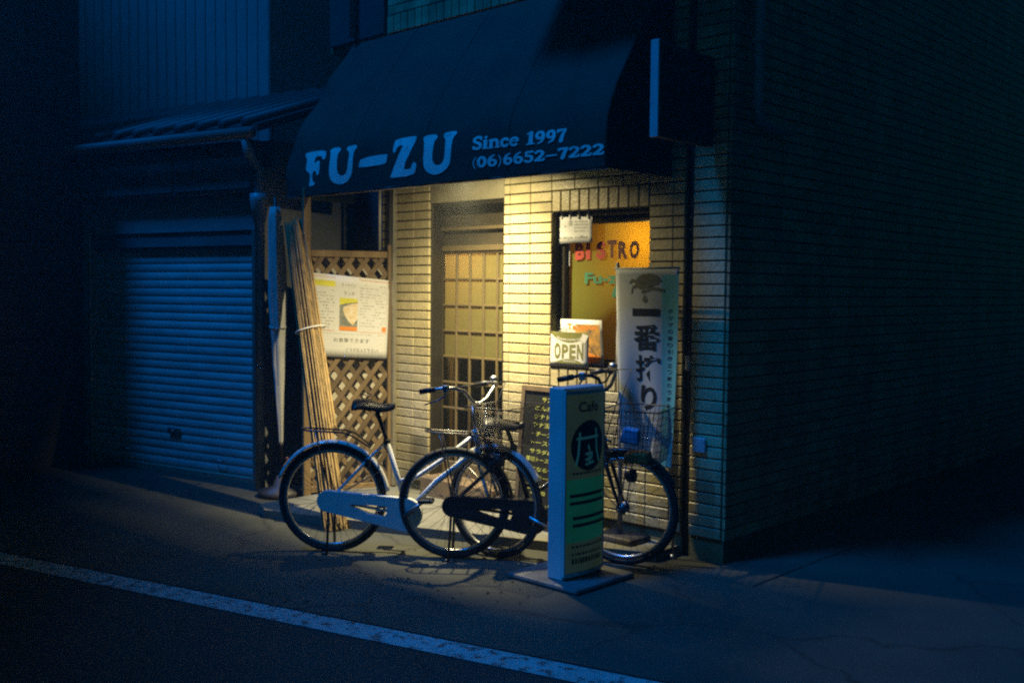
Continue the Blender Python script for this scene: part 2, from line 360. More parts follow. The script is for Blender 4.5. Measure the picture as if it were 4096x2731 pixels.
# ================================================================== the setting
gm = MB(); n = 24
gm.grid(lambda a, b: Vector((-24 + 48 * a, -24 + 48 * b, 0)), n, n, False)
ground = gm.build('ground', M_asphalt); ground['kind'] = 'structure'
ST = Vector((-.883, .47, 0)).normalized(); SN = Vector((ST.y, -ST.x, 0))     # along the street, and across it
def road_strip(name, a, width, t0, t1, z, m, seg=1):
    mb = MB(); a = Vector(a)
    mb.grid(lambda i, j: a + ST * (t0 + (t1 - t0) * i) + SN * (width * j) + Vector((0, 0, z)), seg, 1, False)
    o = mb.build(name, m); o['kind'] = 'structure'; return o
la = Vector((-.960, 4.859, 0))
if SN.y > 0: SN = -SN
road_strip('road_marking', la, .165, -9, 14, .004, M_road_paint, 40)
M_pave = mat('old_asphalt', (.060, .062, .047), .85, c2=(.034, .037, .028), scale=1.6, bump=.9, bscale=140)
def cracks(m, scale, width):
    nt = m.node_tree; b = nt.nodes['Principled BSDF']; N = nt.nodes.new; Lk = nt.links.new
    tc = N('ShaderNodeTexCoord'); dn = N('ShaderNodeTexNoise'); dn.inputs['Scale'].default_value = 2.5; dn.inputs['Detail'].default_value = 6; Lk(tc.outputs['Object'], dn.inputs['Vector'])
    av = N('ShaderNodeVectorMath'); av.operation = 'MULTIPLY_ADD'; av.inputs[1].default_value = (.5, .5, 0); Lk(dn.outputs['Color'], av.inputs[0]); Lk(tc.outputs['Object'], av.inputs[2])
    vo = N('ShaderNodeTexVoronoi'); vo.feature = 'DISTANCE_TO_EDGE'; vo.inputs['Scale'].default_value = scale; Lk(av.outputs[0], vo.inputs['Vector'])
    mr = N('ShaderNodeMapRange'); mr.inputs['From Max'].default_value = width; mr.inputs['To Min'].default_value = .5; Lk(vo.outputs['Distance'], mr.inputs['Value'])
    sc = N('ShaderNodeVectorMath'); sc.operation = 'SCALE'; old = b.inputs['Base Color'].links[0].from_socket; Lk(old, sc.inputs[0]); Lk(mr.outputs[0], sc.inputs['Scale']); Lk(sc.outputs[0], b.inputs['Base Color'])
cracks(M_pave, .75, .012); cracks(M_asphalt, .5, .010)
mb = MB(); mb.grid(lambda a, b: la + ST * (-10 + 22 * a) + SN * (-.02 - 4.6 * b) + Vector((0, 0, .0035)), 60, 20, False)
pav = mb.build('pavement', M_pave); pav['kind'] = 'structure'
# raised concrete apron before the door
ap = [(-3.04, .14), (-3.04, -1.12), (-2.85, -1.20), (-2.03, -.918), (-1.16, -.590), (-.40, -.30), (-.30, -.24), (-.30, .0)]
mb = MB(); mb.prism(ap, lambda x, y: Vector((x, y, .006)), lambda x, y: Vector((x, y, .062)))
apron = mb.build('apron', mat('apron_concrete', (.21, .20, .15), .85, c2=(.12, .115, .085), scale=4, bump=.4, bscale=60)); apron.location = CORNER; apron.rotation_euler = (0, 0, PHI); apron['kind'] = 'structure'
# flush concrete drain covers along the side street
for i in range(12):
    mb = MB(); mb.cbox(.03, .36, -.28 + .61 * i, .32 + .61 * i, -.05, .012, .006)
    if i == 0: gut = mb.build('gutter', M_pave); gut.location = CORNER; gut.rotation_euler = (0, 0, PHI); gut['kind'] = 'structure'
    else: mb.build('drain_cover', M_pave, gut)

# ================================================================== the corner shop
shop = shop_thing('corner_shop', 'two storey corner shop clad in beige brick tiles with a dark awning', 'building', 0, 0)
PT = .0669; Z0 = .94
# --- wall bodies
mb = MB()
for (a, b, c, d) in [(-3.05, -2.51, 0, 3.45), (-2.51, -1.755, 2.19, 3.45), (-1.755, -1.325, 0, 3.45), (-1.325, -.545, 2.077, 3.45), (-1.325, -.545, 0, 1.074), (-.545, -.288, 0, 3.45), (-.234, 0, 0, 3.45)]:
    mb.box(a, b, 0, .20, c, d)
mb.box(-.288, -.234, .06, .20, 0, 3.45)
mb.build('front_wall', M_mortar, shop)
MB().box(-.20, 0, .201, 6.8, 0, 6.4).build('side_wall', M_mortar, shop)
MB().box(-3.72, 0, .0, .20, 3.452, 6.4).build('upper_wall', M_mortar, shop)
MB().box(-3.76, -3.06, .28, .48, 0, 3.45).build('recess_wall', M_dark_wall, shop)
MB().box(-3.72, -.2, .5, 6.8, 6.1, 6.4).build('roof_slab', M_conc, shop)
# --- brick tiles, one by one
def tile_mesh(w, h, t=.016, b=.0035):
    return MB().cbox(-w / 2, w / 2, -t, .004, -h / 2, h / 2, b).mesh('tile')
cells = []
def rows(z0, z1):
    k = math.floor((z0 - Z0) / PT + .5); r = []
    while Z0 + (k + 1) * PT < z1 + .02: r.append((Z0 + k * PT, Z0 + (k + 1) * PT)); k += 1
    return r
def tile_cols(cols, z0, z1):
    for (za, zb) in rows(z0, z1):
        for (a, b) in cols: cells.append((a, b, za, zb))
tile_cols([(-3.05, -2.88), (-2.88, -2.68), (-2.68, -2.51)], .12, 2.42)
tile_cols([(-1.755, -1.70), (-1.70, -1.512), (-1.512, -1.325)], .12, 2.42)
tile_cols([(-1.325, -1.13), (-1.13, -.94), (-.94, -.745), (-.745, -.545)], 2.211, 2.42)
tile_cols([(-1.325, -1.13), (-1.13, -.94), (-.94, -.745), (-.745, -.545)], .12, .94)
tile_cols([(-.545, -.372), (-.372, -.290), (-.232, -.012)], .12, 2.42)
for i in range(10):
    a = -1.325 + .078 * i
    cells.append((a, a + .078, 2.077, 2.211)); cells.append((a, a + .078, .94, 1.074))
cells.sort(key=lambda c: abs((c[2] + c[3]) / 2 - 1.45) + (.6 if c[1] < -2.87 else 0))
_tm = {}
rest = MB()
for i, (a, b, za, zb) in enumerate(cells):
    w = b - a; h = zb - za; soldier = h > .1
    gx = .010 if soldier else .0035; gz = .006 if soldier else .0095
    key = (round(w, 3), round(h, 3)); c = Vector(((a + b) / 2, -.0 + random.uniform(-.0012, .0012), (za + zb) / 2))
    rot = random.uniform(-.004, .004)
    if i < 298:
        if key not in _tm: _tm[key] = tile_mesh(w - gx, h - gz)
        o = link('tile', _tm[key], M_tile, shop, c); o.rotation_euler = (random.uniform(-.006, .006), rot, random.uniform(-.006, .006))
    else:
        rest.cbox(-(w - gx) / 2, (w - gx) / 2, -.016, .004, -(h - gz) / 2, (h - gz) / 2, .0035, Matrix.Translation(c) @ Matrix.Rotation(rot, 4, 'Y'))
# the rest of the cladding: upper storey and the long side wall
for (za, zb) in rows(2.42, 3.47):
    for (a, b) in [(-.545, -.372), (-.372, -.290), (-.232, -.012)]: rest.box(a + .002, b - .002, -.014 + random.uniform(-.001, .001), .004, za + .005, zb - .005)
x = -3.0
while x < -.02:
    rest.box(x + .004, x + .074, -.015 + random.uniform(-.001, .001), .004, 3.50, 3.625); x += .079
for k in range(16):
    z = 3.63 + k * PT; x = -2.99
    while x < -.02:
        rest.box(x + .002, min(x + .188, -.012), -.014, .004, z + .005, z + PT - .005); x += .19
y = .0
while y < 6.6:
    for (za, zb) in rows(.12, 4.2):
        o_ = random.uniform(-.0015, .0015)
        rest.box(-.004, .014 + o_, y - .012 if y == 0 else y + .002, y + .188, za + .005, zb - .005)
    y += .19
rt = rest.build('tile_field', M_tile_field, shop, fix=False); rt['kind'] = 'stuff'
MB().cbox(-2.505, -1.76, -.012, .02, 2.192, 2.44, .004).build('lintel_panel', M_render, shop)
# bronze flashing trims between the left pier and the lattice
mb = MB(); mb.cbox(-2.925, -2.865, -.055, -.016, .07, 2.6, .006); mb.cbox(-2.955, -2.935, -.035, -.016, .07, 2.6, .004)
mb.build('corner_trim', M_alu, shop)
# dark downpipe in the slot
mb = MB(); mb.tube([(-.261, .03, .02), (-.261, .03, 3.4)], .024, 10)
for z in (.6, 1.7, 2.5): mb.lathe([(.028, -.015), (.028, .015)], 10, Matrix.Translation((-.261, .03, z)))
mb.build('downpipe', M_pipe_dark, shop)
x, z = front(2754, 1452, .0)
MB().cbox(x - .016, x + .016, -.012, .004, z - .042, z + .042, .003).build('reflective_plate', M_plate, shop)
a, z1 = front(2780, 1745); b, z0 = front(2832, 1812)
MB().cbox(a, b, -.034, -.017, z0, z1, .006).build('socket_cover', M_plate, shop)
# upper storey window with sash bar and drain
mb = MB(); mb.cbox(-3.70, -3.02, -.03, -.002, 3.50, 4.9, .004); mb.build('upper_shutter', M_dark_wall, shop)
mb = MB(); mb.tube([(-3.36, -.06, 3.52), (-3.36, -.06, 5.0)], .028, 10); mb.build('vent_pipe', M_pipe, shop)
# balcony slab, unseen, added above the corner to shade the upper wall
mb = MB(); mb.cbox(-1.35, .05, -.95, -.02, 3.95, 4.10, .01); bal = mb.build('shade_balcony', M_conc, shop)
MB().cbox(-1.35, .05, -.95, -.90, 4.11, 5.0, .01).build('shade_parapet', M_fascia, bal)
# side wall pipe with elbow
mb = MB(); mb.tube([(.05, .20, 4.6), (.05, .20, 2.62), (.052, .23, 2.55), (.055, .32, 2.53), (.055, .58, 2.53)], .03, 10)
for z in (3.0, 4.0): mb.cbox(.014, .09, .165, .235, z - .012, z + .012, .003)
mb.build('rain_pipe', M_pipe, shop)

# --- door
DY = .12
def dpx(px, py): return front(px, py, -DY)
door = MB()
for (a, b, c, d) in [(-2.508, -2.49, .2, 2.188), (-1.775, -1.757, .2, 2.188), (-2.49, -1.775, 2.165, 2.188)]: door.cbox(a, b, .0, .16, c, d, .003)
dr = door.build('door', M_frame_dark, shop)
gx = [dpx(px, 1300)[0] for px in (1776, 1822, 1875, 1933, 1990)]; step = (gx[4] - gx[0]) / 4
gxs = [gx[0] + step * i for i in range(6)]; ztop = 1.834; zr = .19
mb = MB()      # leaf: stiles and rails
mb.cbox(-2.49, gxs[0], .105, .145, .2, ztop + .02, .004); mb.cbox(gxs[5], -1.775, .105, .145, .2, ztop + .02, .004)
mb.cbox(gxs[0], gxs[5], .105, .145, .2, .30, .004); mb.cbox(gxs[0], gxs[5], .106, .144, ztop - .005, ztop + .02, .003)
mb.build('door_leaf', M_frame_brown, dr)
for i in range(1, 5): MB().cbox(gxs[i] - .009, gxs[i] + .009, .110, .138, .30, ztop - .005, .003).build('muntin', M_frame_brown, dr)
for j in range(1, 8): MB().cbox(gxs[0], gxs[5], .112, .136, ztop - zr * j - .008, ztop - zr * j + .008, .003).build('muntin', M_frame_brown, dr)
pm = MB().box(-step / 2 + .004, step / 2 - .004, -.003, .003, -zr / 2 + .004, zr / 2 - .004).mesh('pane'); pm2 = pm.copy(); pm = MB().grid(lambda a, b: Vector(((a - .5) * (step - .008), 0, (b - .5) * (zr - .008))), 1, 1, False).mesh('pane', False)
for j in range(8):
    for i in range(5):
        up = j < 4
        link('pane', pm if up else pm2, M_frost if up else M_glass, dr, (gxs[i] + step / 2, .126, ztop - zr * (j + .5)))
mb = MB(); mb.cbox(-2.49, -1.775, .09, .15, ztop + .012, ztop + .052, .004); mb.cbox(-2.49, -1.775, .08, .15, 1.995, 2.02, .004)
mb.build('transom_bar', M_frame_brown, dr)
MB().box(-2.49, -1.775, .12, .128, ztop + .05, 2.166).build('transom_panel', M_curtain, dr)
mb = MB(); mb.tube([(gxs[5] - .03, .07, .98), (gxs[5] - .03, .07, 1.25)], .010, 8); mb.tube([(gxs[5] - .03, .07, 1.0), (gxs[5] - .03, .112, 1.0)], .007, 8); mb.tube([(gxs[5] - .03, .07, 1.23), (gxs[5] - .03, .112, 1.23)], .007, 8)
mb.build('handle', M_steel, dr)
MB().cbox(-2.508, -1.757, -.10, .16, .05, .199, .008).build('threshold', M_wood, dr)
mb = MB(); mb.grid(lambda a, b: Vector((-2.47 + .68 * a, .20 + .012 * math.sin(a * 46), .26 + .82 * b)), 90, 1)
tag(mb.build('half_curtain', M_curtain), 'brown half curtain behind the lower panes of the shop door', 'curtain'); bpy.data.objects['half_curtain'].location = CORNER; bpy.data.objects['half_curtain'].rotation_euler = (0, 0, PHI)

# --- shop window
wb = MB()
for (a, b, c, d) in [(-1.323, -1.272, 1.076, 2.075), (-.575, -.547, 1.076, 2.075), (-1.272, -.575, 2.045, 2.075), (-1.272, -.575, 1.076, 1.112)]: wb.cbox(a, b, .06, .13, c, d, .004)
win = wb.build('window', M_frame_dark, shop)
MB().box(-1.274, -.573, .098, .102, 1.110, 2.047).build('glass', M_glass, win)
MB().cbox(-1.32, -.55, -.02, .06, 1.062, 1.079, .004).build('sill', M_frame_dark, win)
def onglass(x, z, l=0.0): return Vector((x, .094 - l, z))
def gp(px, py): return front(px, py, -.094)
def letters(body, x0, x1, z0, z1, mats, bold=.03):
    n = len(body); w = (x1 - x0) / n
    for i, c in enumerate(body):
        mb = MB(); dz = random.uniform(-.006, .006)
        put_text(mb, c, onglass, x0 + w * i + w * .06, z0 + dz + (.0 if c != 'i' else 0), w * .86 if c not in 'i-' else w * .45, (z1 - z0) * (1 if c not in '-' else .14), bold)
        mb.build('letter', mats[i % len(mats)], win, fix=False)
a, z0 = gp(2298, 1038); b, z1 = gp(2562, 960)
letters('BiSTRO', a, b, z0 - .0, z1 + .0, [M_red, M_red, M_red, M_brown_paint, M_brown_paint, M_brown_paint], .055)
a, z0 = gp(2338, 1135); b, _ = gp(2505, 1125); _, z1 = gp(2338, 1090)
mb = MB(); put_text(mb, 'Fu-zu', onglass, a, z0, b - a, z1 - z0, .035); mb.build('lettering', M_green_paint, win, fix=False)
mb = MB(); cx, cz = gp(2490, 1190); fill_poly(mb, [(cx + .085 * math.cos(R(t)), cz + .10 * math.sin(R(t))) for t in range(0, 181, 12)], onglass); mb.build('painted_motif', M_green_paint, win, fix=False)
# --- blind, room behind, lamps inside
bl = shop_thing('roller_blind', 'orange cloth roller blind drawn down inside the shop window', 'blind', -.93, .1065, 1.12)
MB().grid(lambda a, b: Vector((-.345 + .73 * a, .003 * math.sin(a * 9 + b * 3), .0 + .875 * b)), 24, 10).build('cloth', M_blind, bl)
mb = MB(); mb.tube([(-.35, .022, .905), (.39, .022, .905)], .026, 12); mb.build('roller', M_frame_dark, bl)
mb = MB(); mb.tube([(-.345, .0, .002), (.385, .0, .002)], .008, 8); mb.build('bottom_bar', M_frame_dark, bl)
mb = MB(); mb.box(-2.9, -.21, 2.6, 2.7, 0, 2.6); mb.box(-2.9, -.21, .21, 2.6, 2.5, 2.6); mb.box(-2.9, -.21, .21, 2.6, .02, .1)
mb.box(-3.0, -2.9, .21, 2.6, 0, 2.6); mb.build('room_shell', M_room, shop)
def pendant(x, y, z, label, power, rad=.06, c=(1.0, .62, .22)):
    t = shop_thing('pendant_lamp', label, 'lamp', x, y, z, 0, 'pendant lamps inside the shop')
    mb = MB(); mb.tube([(0, 0, .12), (0, 0, 2.5 - z)], .004, 6); mb.lathe([(.012, .13), (.04, .11), (.05, .07), (.048, .07), (.035, .10), (.010, .12)], 14); mb.build('cord_and_cap', M_frame_dark, t)
    MB().lathe([(.005, -.035), (.028, -.022), (.036, .0), (.03, .03), (.018, .06), (.015, .075)], 14).build('bulb', M_bulb, t)
    L = bpy.data.lights.new('pendant_light', 'POINT'); L.energy = power; L.color = c; L.shadow_soft_size = rad
    lo = bpy.data.objects.new('pendant_light', L); col.objects.link(lo); lo.parent = t; lo.location = (0, 0, -.06)
pendant(-.66, .36, 1.95, 'pendant lamp glowing behind the orange blind of the shop window', 38, .025)
pendant(-2.25, .52, 1.93, 'pendant lamp glowing behind the frosted panes of the shop door', 52, .03)

# ================================================================== awning
aw = shop_thing('shop_awning', 'dark blue canvas awning over the shop front with white lettering', 'awning', 0, 0)
AX0, AX1 = -3.40, -.385
PROF = [(2.236, .646), (2.35, .645), (2.45, .642), (2.54, .628), (2.62, .60), (2.72, .55), (2.80, .50), (2.90, .437), (3.0, .37), (3.12, .287), (3.24, .20), (3.36, .112), (3.48, .018)]
def prof(z):
    for (a, p), (b, q) in zip(PROF, PROF[1:]):
        if z <= b: return p + (q - p) * (z - a) / (b - a)
    return PROF[-1][1]
def aw_y(x, z):
    n1 = noise.noise(Vector((x * 1.7, z * 1.1, 3))) * .016 + noise.noise(Vector((x * 7, z * 2.2, 9))) * .008
    n1 -= .016 * math.sin(math.pi * (((x - AX0) / .754) % 1.0)) ** 2 * min(1, max(0, (z - 2.3) / .3))
    end = max(0, (AX0 + .35 - x) / .35)
    return -(prof(z) + (n1 + .012 * end * math.sin(z * 16 + x * 9)) * min(1, (prof(z)) / .2))
def awz(j): return 2.236 + (3.48 - 2.236) * j
mb = MB()
mb.grid(lambda a, b: Vector((AX0 + (AX1 - AX0) * a, aw_y(AX0 + (AX1 - AX0) * a, awz(b)), awz(b) + (0.006 * math.sin(a * 60) if b == 0 else 0))), 120, 36)
canopy = mb.build('canopy', M_awn, aw, fix=False)
for i in range(1, 4):
    X = AX0 + .754 * i; mb = MB(); mb.grid(lambda a, b: Vector((X - .012 + .024 * a, aw_y(X, awz(b)) - .0035, awz(b))), 1, 36); mb.build('seam', M_awn, aw, fix=False)
mb = MB(); mb.grid(lambda a, b: Vector((AX0 + (AX1 - AX0) * a, aw_y(AX0 + (AX1 - AX0) * a, 2.243 + .028 * b) - .003, 2.243 + .028 * b)), 120, 1); mb.build('hem', M_awn, aw, fix=False)
sd = canopy.modifiers.new('thickness', 'SOLIDIFY'); sd.thickness = .003; sd.offset = -1
for X in (AX0, AX1):
    mb = MB(); pts = [(awz(j / 24), aw_y(X, awz(j / 24))) for j in range(25)]
    vs = [Vector((X, y, z)) for z, y in pts] + [Vector((X, -.004, z)) for z, y in pts]
    mb.add(vs, [(i, i + 1, 26 + i, 25 + i) for i in range(24)]); mb.build('side_panel', M_awn, aw)
mb = MB(); mb.tube([(AX0, -.63, 2.24), (AX1, -.63, 2.24)], .012, 8)
for X in (AX0 + .03, AX1 - .03): mb.tube([(X, -.60, 2.26), (X, -.01, 2.30)], .010, 6); mb.tube([(X, -.60, 2.26), (X, -.55, 2.6), (X, -.29, 2.98), (X, -.01, 3.34)], .010, 6)
mb.build('awning_frame', M_steel, aw)
def on_aw(x, z, l=0.0): return Vector((x, aw_y(x, z) - .005 - l, z))
def z1px(x, y): return (1050 + x * .35072, 450 + y * .35077)
GLY = [
 [(460,455),(690,420),(705,500),(690,535),(660,525),(650,495),(610,495),(580,510),(572,580),(592,575),(602,552),(635,550),(640,600),(645,640),(635,715),(615,715),(600,670),(575,665),(562,700),(568,790),(592,792),(600,825),(545,845),(530,830),(540,780),(535,690),(490,670),(485,620),(490,540),(465,500)],
 [(750,430),(790,400),(870,395),(890,430),(865,460),(855,500),(860,650),(875,700),(900,725),(940,715),(965,680),(975,600),(985,460),(950,425),(950,395),(980,378),(1050,365),(1070,395),(1040,430),(1030,480),(1030,660),(1010,730),(970,790),(920,820),(870,822),(810,795),(775,740),(762,680),(770,480)],
 [(1125,520),(1395,470),(1408,490),(1400,560),(1385,590),(1105,632),(1100,615)],
 [(1480,300),(1720,262),(1735,280),(1730,320),(1600,650),(1680,650),(1700,630),(1710,580),(1735,562),(1755,590),(1750,650),(1720,720),(1460,750),(1450,735),(1580,400),(1585,372),(1545,372),(1510,400),(1495,455),(1475,460),(1460,430),(1465,350)],
 [(1810,300),(1830,262),(1950,245),(1985,265),(1980,295),(1950,330),(1945,520),(1960,575),(2000,610),(2050,595),(2080,550),(2088,480),(2085,310),(2055,275),(2055,240),(2090,220),(2180,205),(2200,230),(2165,275),(2155,330),(2155,560),(2135,620),(2090,670),(2030,705),(1970,715),(1900,690),(1855,640),(1835,580),(1835,350)]]
for gl in GLY:
    mb = MB(); poly = chaikin([front(*z1px(*p), .642) for p in gl], 1); fill_poly(mb, poly, on_aw); mb.build('letter', M_white_print, aw, fix=False)
def z2px(x, y): return (1750 + x * .35072, 450 + y * .35077)
def fat_line(body, p0, p1, h0, h1):
    a = front(*z2px(*p0), .642); b = front(*z2px(*p1), .642); mb = MB()
    ha = a[1] - front(*z2px(p0[0], p0[1] + h0), .642)[1]; hb = b[1] - front(*z2px(p1[0], p1[1] + h1), .642)[1]
    fat_text(aw, M_white_print, body, on_aw, a[0], b[0], lambda t: a[1] + (b[1] - a[1]) * t, lambda t: ha + (hb - ha) * t)
fat_line('Since 1997', (400, 432), (1470, 330), 148, 150)
fat_line('(06)6652-7222', (395, 640), (1915, 480), 130, 128)

# projecting sign box on the corner
sb = shop_thing('projecting_sign', 'dark blank box sign projecting above the shop corner beside the awning', 'sign', -.095, 0, 2.38)
MB().cbox(-.022, .022, -.60, -.06, 0, .50, .006).build('box', M_box_dark, sb)
mb = MB(); mb.cbox(-.026, .026, -.615, -.60, -.004, .504, .003); mb.build('edge_trim', M_plate, sb)
mb = MB(); mb.tube([(0, -.2, .42), (0, .0, .42)], .012, 8); mb.tube([(0, -.2, .08), (0, .0, .08)], .012, 8); mb.build('bracket', M_pipe_dark, sb)

# shaded lamp under the awning
LX, LY, LZ = -1.60, -.55, 2.465
lp = shop_thing('shaded_lamp', 'shaded lamp hung beneath the awning lighting the tiled shop front', 'lamp', LX, LY, LZ)
MB().lathe([(.014, .11), (.03, .10), (.05, .06), (.088, -.028), (.083, -.028), (.045, .055), (.02, .085), (.01, .09)], 20).build('shade', M_frame_dark, lp)
MB().lathe([(.006, -.02), (.024, -.008), (.03, .012), (.022, .04), (.014, .06)], 14).build('bulb', M_bulb, lp)
mb = MB(); mb.tube([(0, 0, .10), (0, .04, .22), (0, .18, .34), (0, .535, .36)], .009, 8); mb.build('arm', M_frame_dark, lp)
L = bpy.data.lights.new('lamp_light', 'POINT'); L.energy = 760; L.color = (1.0, .85, .47); L.shadow_soft_size = .018
L.use_nodes = True; ln = L.node_tree.nodes; ll = L.node_tree.links      # light distribution of the reflector: strongest straight down
tcn = ln.new('ShaderNodeTexCoord'); sx_ = ln.new('ShaderNodeSeparateXYZ'); ab = ln.new('ShaderNodeMath'); ab.operation = 'ABSOLUTE'; rpn = ln.new('ShaderNodeValToRGB')
ll.new(tcn.outputs['Normal'], sx_.inputs[0]); ll.new(sx_.outputs['Z'], ab.inputs[0]); ll.new(ab.outputs[0], rpn.inputs['Fac'])
e = rpn.color_ramp.elements; e[0].position = .10; e[0].color = (0, 0, 0, 1); e[1].position = .97; e[1].color = (1, 1, 1, 1)
for p_, v_ in ((.20, .018), (.31, .045), (.42, .055), (.50, .085), (.65, .23), (.80, .48)):
    q = e.new(p_); q.color = (v_, v_, v_, 1)
m1 = ln.new('ShaderNodeMapRange'); m1.inputs['From Min'].default_value = .46; m1.inputs['From Max'].default_value = .64; m1.inputs['To Min'].default_value = 1; m1.inputs['To Max'].default_value = .08; ll.new(sx_.outputs['X'], m1.inputs['Value'])
m2_ = ln.new('ShaderNodeMapRange'); m2_.inputs['From Min'].default_value = .62; m2_.inputs['From Max'].default_value = .50; ll.new(ab.outputs[0], m2_.inputs['Value']); m3_ = ln.new('ShaderNodeMapRange'); m3_.inputs['From Min'].default_value = .07; m3_.inputs['From Max'].default_value = .20; ll.new(sx_.outputs['Y'], m3_.inputs['Value'])      # output dimmed by direction to keep the right ground dark
mxx = ln.new('ShaderNodeMath'); mxx.operation = 'MAXIMUM'; mx0 = ln.new('ShaderNodeMath'); mx0.operation = 'MAXIMUM'; ll.new(m2_.outputs[0], mx0.inputs[0]); ll.new(m3_.outputs[0], mx0.inputs[1]); ll.new(m1.outputs[0], mxx.inputs[0]); ll.new(mx0.outputs[0], mxx.inputs[1])
mm = ln.new('ShaderNodeMath'); mm.operation = 'MULTIPLY'; ll.new(mxx.outputs[0], mm.inputs[0]); ll.new(rpn.outputs['Color'], mm.inputs[1])
em = ln['Emission']; ll.new(mm.outputs[0], em.inputs['Strength'])
lo = bpy.data.objects.new('lamp_light', L); col.objects.link(lo); lo.parent = lp; lo.location = (0, 0, -.035); lp.rotation_euler = (0, R(7), PHI)

# ================================================================== left of the shop: shuttered shop, house behind
LB0 = Vector((-1.93, 7.95, 0)); LD = Vector((-.85, .527, 0)).normalized(); LANG = math.atan2(-LD.y, -LD.x)
# local frame of the shuttered shop: x to the right along its front, y into it; its right end at x = 0
lbd = thing('shuttered_shop', 'low shop with a closed ribbed steel shutter beside the lattice screen', 'building', LB0, LANG)
mb = MB(); mb.box(-6.2, 0, .12, 3.0, 0, 2.72); mb.box(-.11, 0, .0, .12, 0, 2.5); mb.box(-6.2, -2.13, .0, .12, 0, 2.5); mb.box(-2.13, -.11, .0, .12, 2.02, 2.5)
mb.build('wall', M_siding, lbd)
sh = MB().cbox(-2.12, -.13, .02, .10, 1.90, 2.015, .004).build('shutter', M_fascia, lbd)
sm = MB(); prof_s = [(0, 0), (.007, .012), (.009, .035), (.006, .058), (0, .068)]
n = len(prof_s); vs = [Vector((X, .075 - d, z)) for X in (-2.125, -.125) for d, z in prof_s]
sm.add(vs, [(i, i + 1, n + i + 1, n + i) for i in range(n - 1)], True); slat = sm.mesh('slat')
for k in range(27): link('slat', slat, M_shutter, sh, (0, 0, .06 + .068 * k))
MB().cbox(-2.12, -.13, .04, .10, .0, .06, .006).build('bottom_rail', M_alu, sh)
mb = MB(); mb.cbox(-1.18, -1.04, .046, .062, .33, .39, .004); mb.tube([(-1.11, .05, .36), (-1.11, .035, .36)], .014, 10); mb.build('lock_plate', M_steel, sh)
for X in (-1.7, -.55): mb = MB(); mb.tube([(X - .05, .05, .16), (X - .05, .025, .165), (X + .05, .025, .165), (X + .05, .05, .16)], .006, 6); mb.build('lift_handle', M_steel, sh)
for X in (-2.16, -.13): MB().cbox(X, X + .035, .0, .09, 0, 2.02, .004).build('guide_rail', M_alu, sh)
fa = MB().cbox(-6.2, -.02, -.10, .02, 2.30, 2.70, .012).build('fascia', M_fascia, lbd)
for i in range(7): MB().cbox(-6.2 + .883 * i + .012, -6.2 + .883 * (i + 1) - .012, -.112, -.101, 2.33, 2.67, .004).build('panel', M_fascia, fa)
rf = MB(); rf.prism([(-.20, 2.73), (-.20, 2.79), (1.4, 3.35), (1.4, 3.28)], lambda y, z: Vector((-6.3, y, z)), lambda y, z: Vector((.14, y, z)))
rfo = rf.build('roof', M_roof, lbd)
tm = MB(); tm.tube([(0, -.21, 2.80), (0, 1.38, 3.36)], .05, 8); tmm = tm.mesh('roof_rib')
for i in range(26): link('roof_rib', tmm, M_roof, rfo, (-6.22 + .25 * i, 0, 0))
mb = MB(); mb.tube([(-6.3, -.25, 2.72), (.14, -.25, 2.72)], .045, 10); mb.build('gutter_pipe', M_fascia, lbd)
mb = MB(); mb.tube([(.06, -.24, 2.68), (.06, -.20, 2.56), (.06, -.10, 2.46), (.06, -.10, .02)], .038, 10)
mb.lathe([(.045, 0), (.07, .16), (.074, .22)], 12, Matrix.Translation((.06, -.10, 2.06)))
mb.build('downpipe', M_pipe, lbd)
# dark timber porch added to shade the shutter and darken the far left
th_ = thing('timber_blocker', 'dark timber porch added at the far left to shade the shutter', 'blocker', LB0, LANG)
MB().box(-5.2, -2.22, -.85, -.02, 0, 4.3).build('wall', M_dark_wall, th_)
bd = MB().cbox(-.012, .012, -.86, -.02, -.134, .134, .003).mesh('board'); bd2 = MB().cbox(-2.98, 0, -.012, .012, -.134, .134, .003).mesh('board')
for k in range(15): link('board', bd, M_roof, th_, (-2.222 + .004 * random.random(), 0, .15 + .275 * k)); link('board', bd2, M_roof, th_, (-2.215, -.852 - .004 * random.random(), .15 + .275 * k))
MB().cbox(-5.3, -2.1, -.98, .05, 4.3, 4.4, .01).build('roof', M_roof, th_)
# taller house behind, vertical siding
HB0 = at_depth(1082, 1200, 10.2); HB0.z = 0
hs = thing('tall_house', 'tall pale house with vertical ribbed siding rising behind the shuttered shop', 'house', HB0, LANG)
MB().box(-9.5, 0, 0, 6, 0, 7.5).build('wall', M_siding, hs)
rib = MB().cbox(-.05, .05, -.007, .0, 0, 7.4, .004).mesh('siding_rib'); rib2 = MB().cbox(0, .007, -.05, .05, 0, 7.4, .004).mesh('siding_rib')
for i in range(62): link('siding_rib', rib, M_siding, hs, (-.06 - .15 * i, 0, 0))
for i in range(18): link('siding_rib', rib2, M_siding, hs, (0, .08 + .15 * i, 0))
mb = MB(); mb.cbox(-9.7, .2, -.2, 6.2, 7.5, 7.62, .02); mb.build('roof', M_roof, hs)
mb = MB(); c = at_depth(1250, 30, 11); 
mb.lathe([(.0, 0), (.10, .01), (.12, .05), (.12, .11), (.0, .13)], 14, Matrix.Translation((.02, 1.15, 4.45)) @ Matrix.Rotation(R(90), 4, 'Y')); mb.build('vent_hood', M_pipe_dark, hs)

